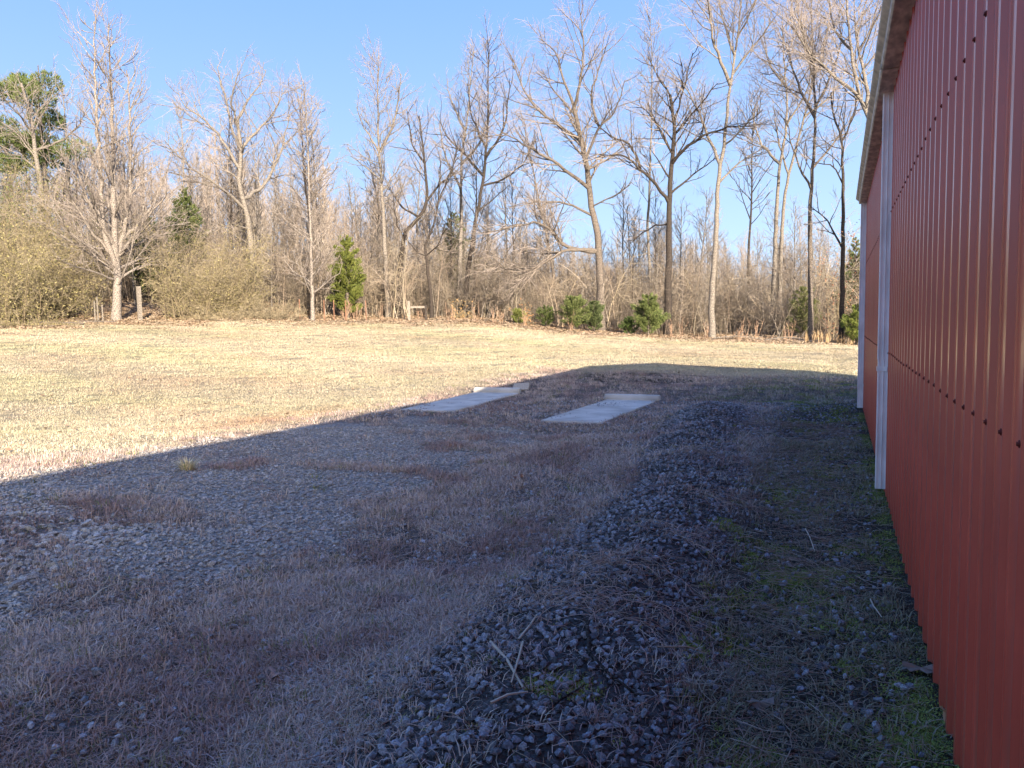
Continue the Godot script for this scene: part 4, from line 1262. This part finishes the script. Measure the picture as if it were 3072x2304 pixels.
		for k in 64:
			var t := rf(0.45, 1.2)
			b.col = Color(0.42, 0.29, 0.25).lerp(Color(0.5, 0.42, 0.33), rng.randf()) * t
			var a := rf(0, TAU)
			var p := Vector3(rf(-0.22, 0.22), 0.01, rf(-0.22, 0.22))
			var pts := PackedVector3Array([p])
			var l := reach * rf(0.35, 1.2)
			var top := rf(0.005, 0.05)
			for z in 6:
				a += rf(-0.75, 0.75)
				p += Vector3(cos(a), 0, sin(a)) * l / 6.0
				var f := (z + 1) / 6.0
				var wp: Vector3 = w.transform * p
				pts.append(Vector3(p.x, ground_y(wp.x, wp.z) - w.position.y + 0.012 + top * sin(PI * f), p.z))
			b.tube(pts, tapered(7, rf(0.0016, 0.0028), 0.0012), 3)
		put("stalks", b.mesh(M.blade), w)
	# oak leaves
	var lv := [[1120, 1036, 0.11, Color(0.2, 0.085, 0.04), "curled rust brown leaf on the grass beside the drive"], [1385, 945, 0.1, Color(0.4, 0.3, 0.2), "tan leaf on the grass nearer the right pad"], [1640, 1530, 0.1, Color(0.2, 0.17, 0.15), "lobed grey brown oak leaf on weeds at lower right"], [1990, 1455, 0.11, Color(0.22, 0.17, 0.14), "curled dull leaf against the foot of the wall"], [2055, 1560, 0.07, Color(0.36, 0.2, 0.1), "small tan leaf against the foot of the wall"], [595, 1470, 0.08, Color(0.3, 0.2, 0.17), "pinkish leaf lying in the grass at the bottom left"], [1955, 1082, 0.06, Color(0.3, 0.24, 0.17), "small tan leaf on the moss near the downspout"]]
	for q in lv:
		var w := thing("oak_leaf", q[4], "leaf", yard(q[0], q[1]) + Vector3.UP * 0.03, rf(0, TAU), "fallen leaves in the yard")
		b = Buf.new()
		b.col = q[3]
		var s: float = q[2]
		var rim := []
		for k in 22:
			var a := TAU * k / 22.0
			var lobe := 0.62 + 0.38 * cos(a * 7.0)
			rim.append(Vector3(cos(a) * s * 0.75, 0.015 * cos(a * 2.0) + 0.01 * sin(a * 3.0), sin(a) * s * 0.5 * lobe))
		for k in 22: b.tri(Vector3(0, 0.0, 0), rim[k], rim[(k + 1) % 22])
		put("blade", b.mesh(M.leaf), w)
	# charred lumps and pale splinters of the scorched patch
	var rows := []
	for k in 420:
		var a := rf(0, TAU)
		var r := sqrt(rng.randf())
		var x := -4.9 + cos(a) * r * 1.9
		var z := -21.0 + sin(a) * r * 1.4
		var dark := rng.randf() < 0.4
		var c := Color(0.05, 0.045, 0.04) if dark else Color(0.38, 0.32, 0.28) * rf(0.5, 1.2)
		rows.append([rng.randi() % 2, Transform3D(Basis.from_euler(Vector3(0, rf(0, TAU), rf(-0.2, 0.2))).scaled(Vector3(rf(0.05, 0.26), rf(0.02, 0.06), rf(0.03, 0.08))), on(x, z, 0.01)), c])
	put_multi("burn_debris", [stone_mesh(71, 0.6), stone_mesh(72, 0.5)], rows, "charred lumps and pale splinters on the scorched patch", "debris")

# ------------------------------------------------------------------ materials
func make_materials() -> void:
	var fine := noise_tex(1, 0.05, 4, 0.55, 1.0, 512, 1.6)
	var grain := noise_tex(2, 0.11, 3, 0.0, 1.0, 512, 1.6)
	var soft := noise_tex(3, 0.012, 4, 0.72, 1.0, 512, 1.8)
	var barkn := noise_tex(4, 0.03, 4, 0.35, 1.0, 512, 2.2)
	M.ground = mat(Color.WHITE, 0.95, fine, Vector3.ONE * 0.55, grain, 2.5)
	M.blade = mat(Color.WHITE, 0.75)
	M.leaf = mat(Color.WHITE, 0.7)
	M.stone = mat(Color.WHITE, 0.85, fine, Vector3.ONE * 3.0)
	M.stones = []
	for k in 6:
		var t := 0.14 + 0.075 * k
		M.stones.append(mat(lin(t, t * 0.97, t * 0.95), 0.85, fine, Vector3.ONE * 3.0))
	M.bark_white = mat(lin(0.37, 0.325, 0.285), 0.9, barkn, Vector3(2.2, 0.7, 2.2), barkn, 1.0)
	M.bark_pale = mat(lin(0.32, 0.285, 0.245), 0.92, barkn, Vector3(2.6, 0.6, 2.6), barkn, 1.5)
	M.bark_mid = mat(lin(0.23, 0.195, 0.165), 0.92, barkn, Vector3(2.6, 0.6, 2.6), barkn, 1.8)
	M.bark_dark = mat(lin(0.085, 0.07, 0.06), 0.92, barkn, Vector3(2.6, 0.6, 2.6), barkn, 2.0)
	M.twig = mat(lin(0.27, 0.23, 0.2), 0.9)
	M.twig_far = mat(lin(0.28, 0.24, 0.2), 0.9)
	M.brush = mat(Color.WHITE, 0.9)
	M.brush_stem = mat(lin(0.3, 0.255, 0.17), 0.9)
	var faint := noise_tex(5, 0.02, 3, 0.9, 1.0, 256, 1.5)
	M.red = mat(lin(0.57, 0.105, 0.06), 0.31, faint, Vector3(0.35, 0.2, 0.35))
	M.red.metallic_specular = 0.6
	M.red.clearcoat_enabled = true
	M.red.clearcoat = 0.2
	M.red.clearcoat_roughness = 0.22
	M.screw = mat(lin(0.17, 0.045, 0.035), 0.5)
	M.white = mat(lin(0.9, 0.88, 0.84), 0.42, faint, Vector3(1.2, 0.5, 1.2))
	M.gutter = mat(lin(0.74, 0.68, 0.56), 0.5, soft, Vector3(1.5, 1.5, 0.6))
	M.roof = mat(lin(0.45, 0.45, 0.45), 0.5)
	M.concrete = mat(lin(0.5, 0.475, 0.43), 0.9, noise_tex(6, 0.006, 4, 0.84, 1.0, 512, 1.6), Vector3.ONE * 0.45)
	M.tan_stone = mat(lin(0.6, 0.53, 0.44), 0.9, fine, Vector3.ONE * 2.0)
	M.old_wood = mat(lin(0.36, 0.32, 0.27), 0.9, barkn, Vector3(5, 0.8, 5))
	M.rust = mat(lin(0.22, 0.12, 0.08), 0.85)

# ------------------------------------------------------------------ build
func _ready() -> void:
	rng.seed = 20240117
	var cam := Camera3D.new()
	cam.name = "camera"
	add_child(cam)
	cam.position = EYE
	cam.rotation = Vector3(deg_to_rad(-4.515), deg_to_rad(23.513), deg_to_rad(-1.02))
	cam.fov = rad_to_deg(2.0 * atan(1152.0 / FOCAL))
	cam.near = 0.05
	cam.far = 2000.0
	cam.current = true
	cam_basis = cam.basis
	var env := Environment.new()
	env.background_mode = Environment.BG_SKY
	var sky := ProceduralSkyMaterial.new()
	sky.sky_top_color = lin(0.022, 0.058, 0.162)
	sky.sky_horizon_color = lin(0.12, 0.16, 0.2)
	sky.sky_curve = 0.2
	sky.ground_horizon_color = lin(0.2, 0.2, 0.18)
	sky.ground_bottom_color = lin(0.12, 0.11, 0.09)
	sky.sun_angle_max = 70.0
	sky.sun_curve = 0.45
	env.sky = Sky.new()
	env.sky.sky_material = sky
	env.tonemap_mode = Environment.TONE_MAPPER_LINEAR
	env.tonemap_exposure = 7.1
	env.sdfgi_enabled = true
	env.ssao_enabled = true
	env.ssil_enabled = true
	var we := WorldEnvironment.new()
	we.name = "environment"
	we.environment = env
	add_child(we)
	var sun := DirectionalLight3D.new()
	sun.name = "sun"
	add_child(sun)
	sun.basis = Basis.looking_at(Vector3(-2.18, -1.0, -2.4).normalized(), Vector3.UP)
	sun.light_energy = 0.8
	sun.light_color = Color(1.0, 0.93, 0.84)
	sun.light_angular_distance = 0.5
	sun.shadow_enabled = true
	for q in [[n_a, 11, 0.03], [n_b, 12, 0.03], [n_c, 13, 0.03]]:
		q[0].seed = q[1]
		q[0].frequency = q[2]
		q[0].fractal_octaves = 3
		q[0].noise_type = FastNoiseLite.TYPE_SIMPLEX_SMOOTH
	make_materials()
	var t0 := Time.get_ticks_msec()
	make_ground()
	print("ground ", Time.get_ticks_msec() - t0)
	make_building()
	make_pads()
	make_posts()
	make_drawn_trees()
	print("drawn trees ", Time.get_ticks_msec() - t0)
	make_forest()
	print("forest ", Time.get_ticks_msec() - t0)
	make_greenery()
	print("greenery ", Time.get_ticks_msec() - t0)
	make_ground_cover()
	print("cover ", Time.get_ticks_msec() - t0)
	make_small_things()
	print("done ", Time.get_ticks_msec() - t0)
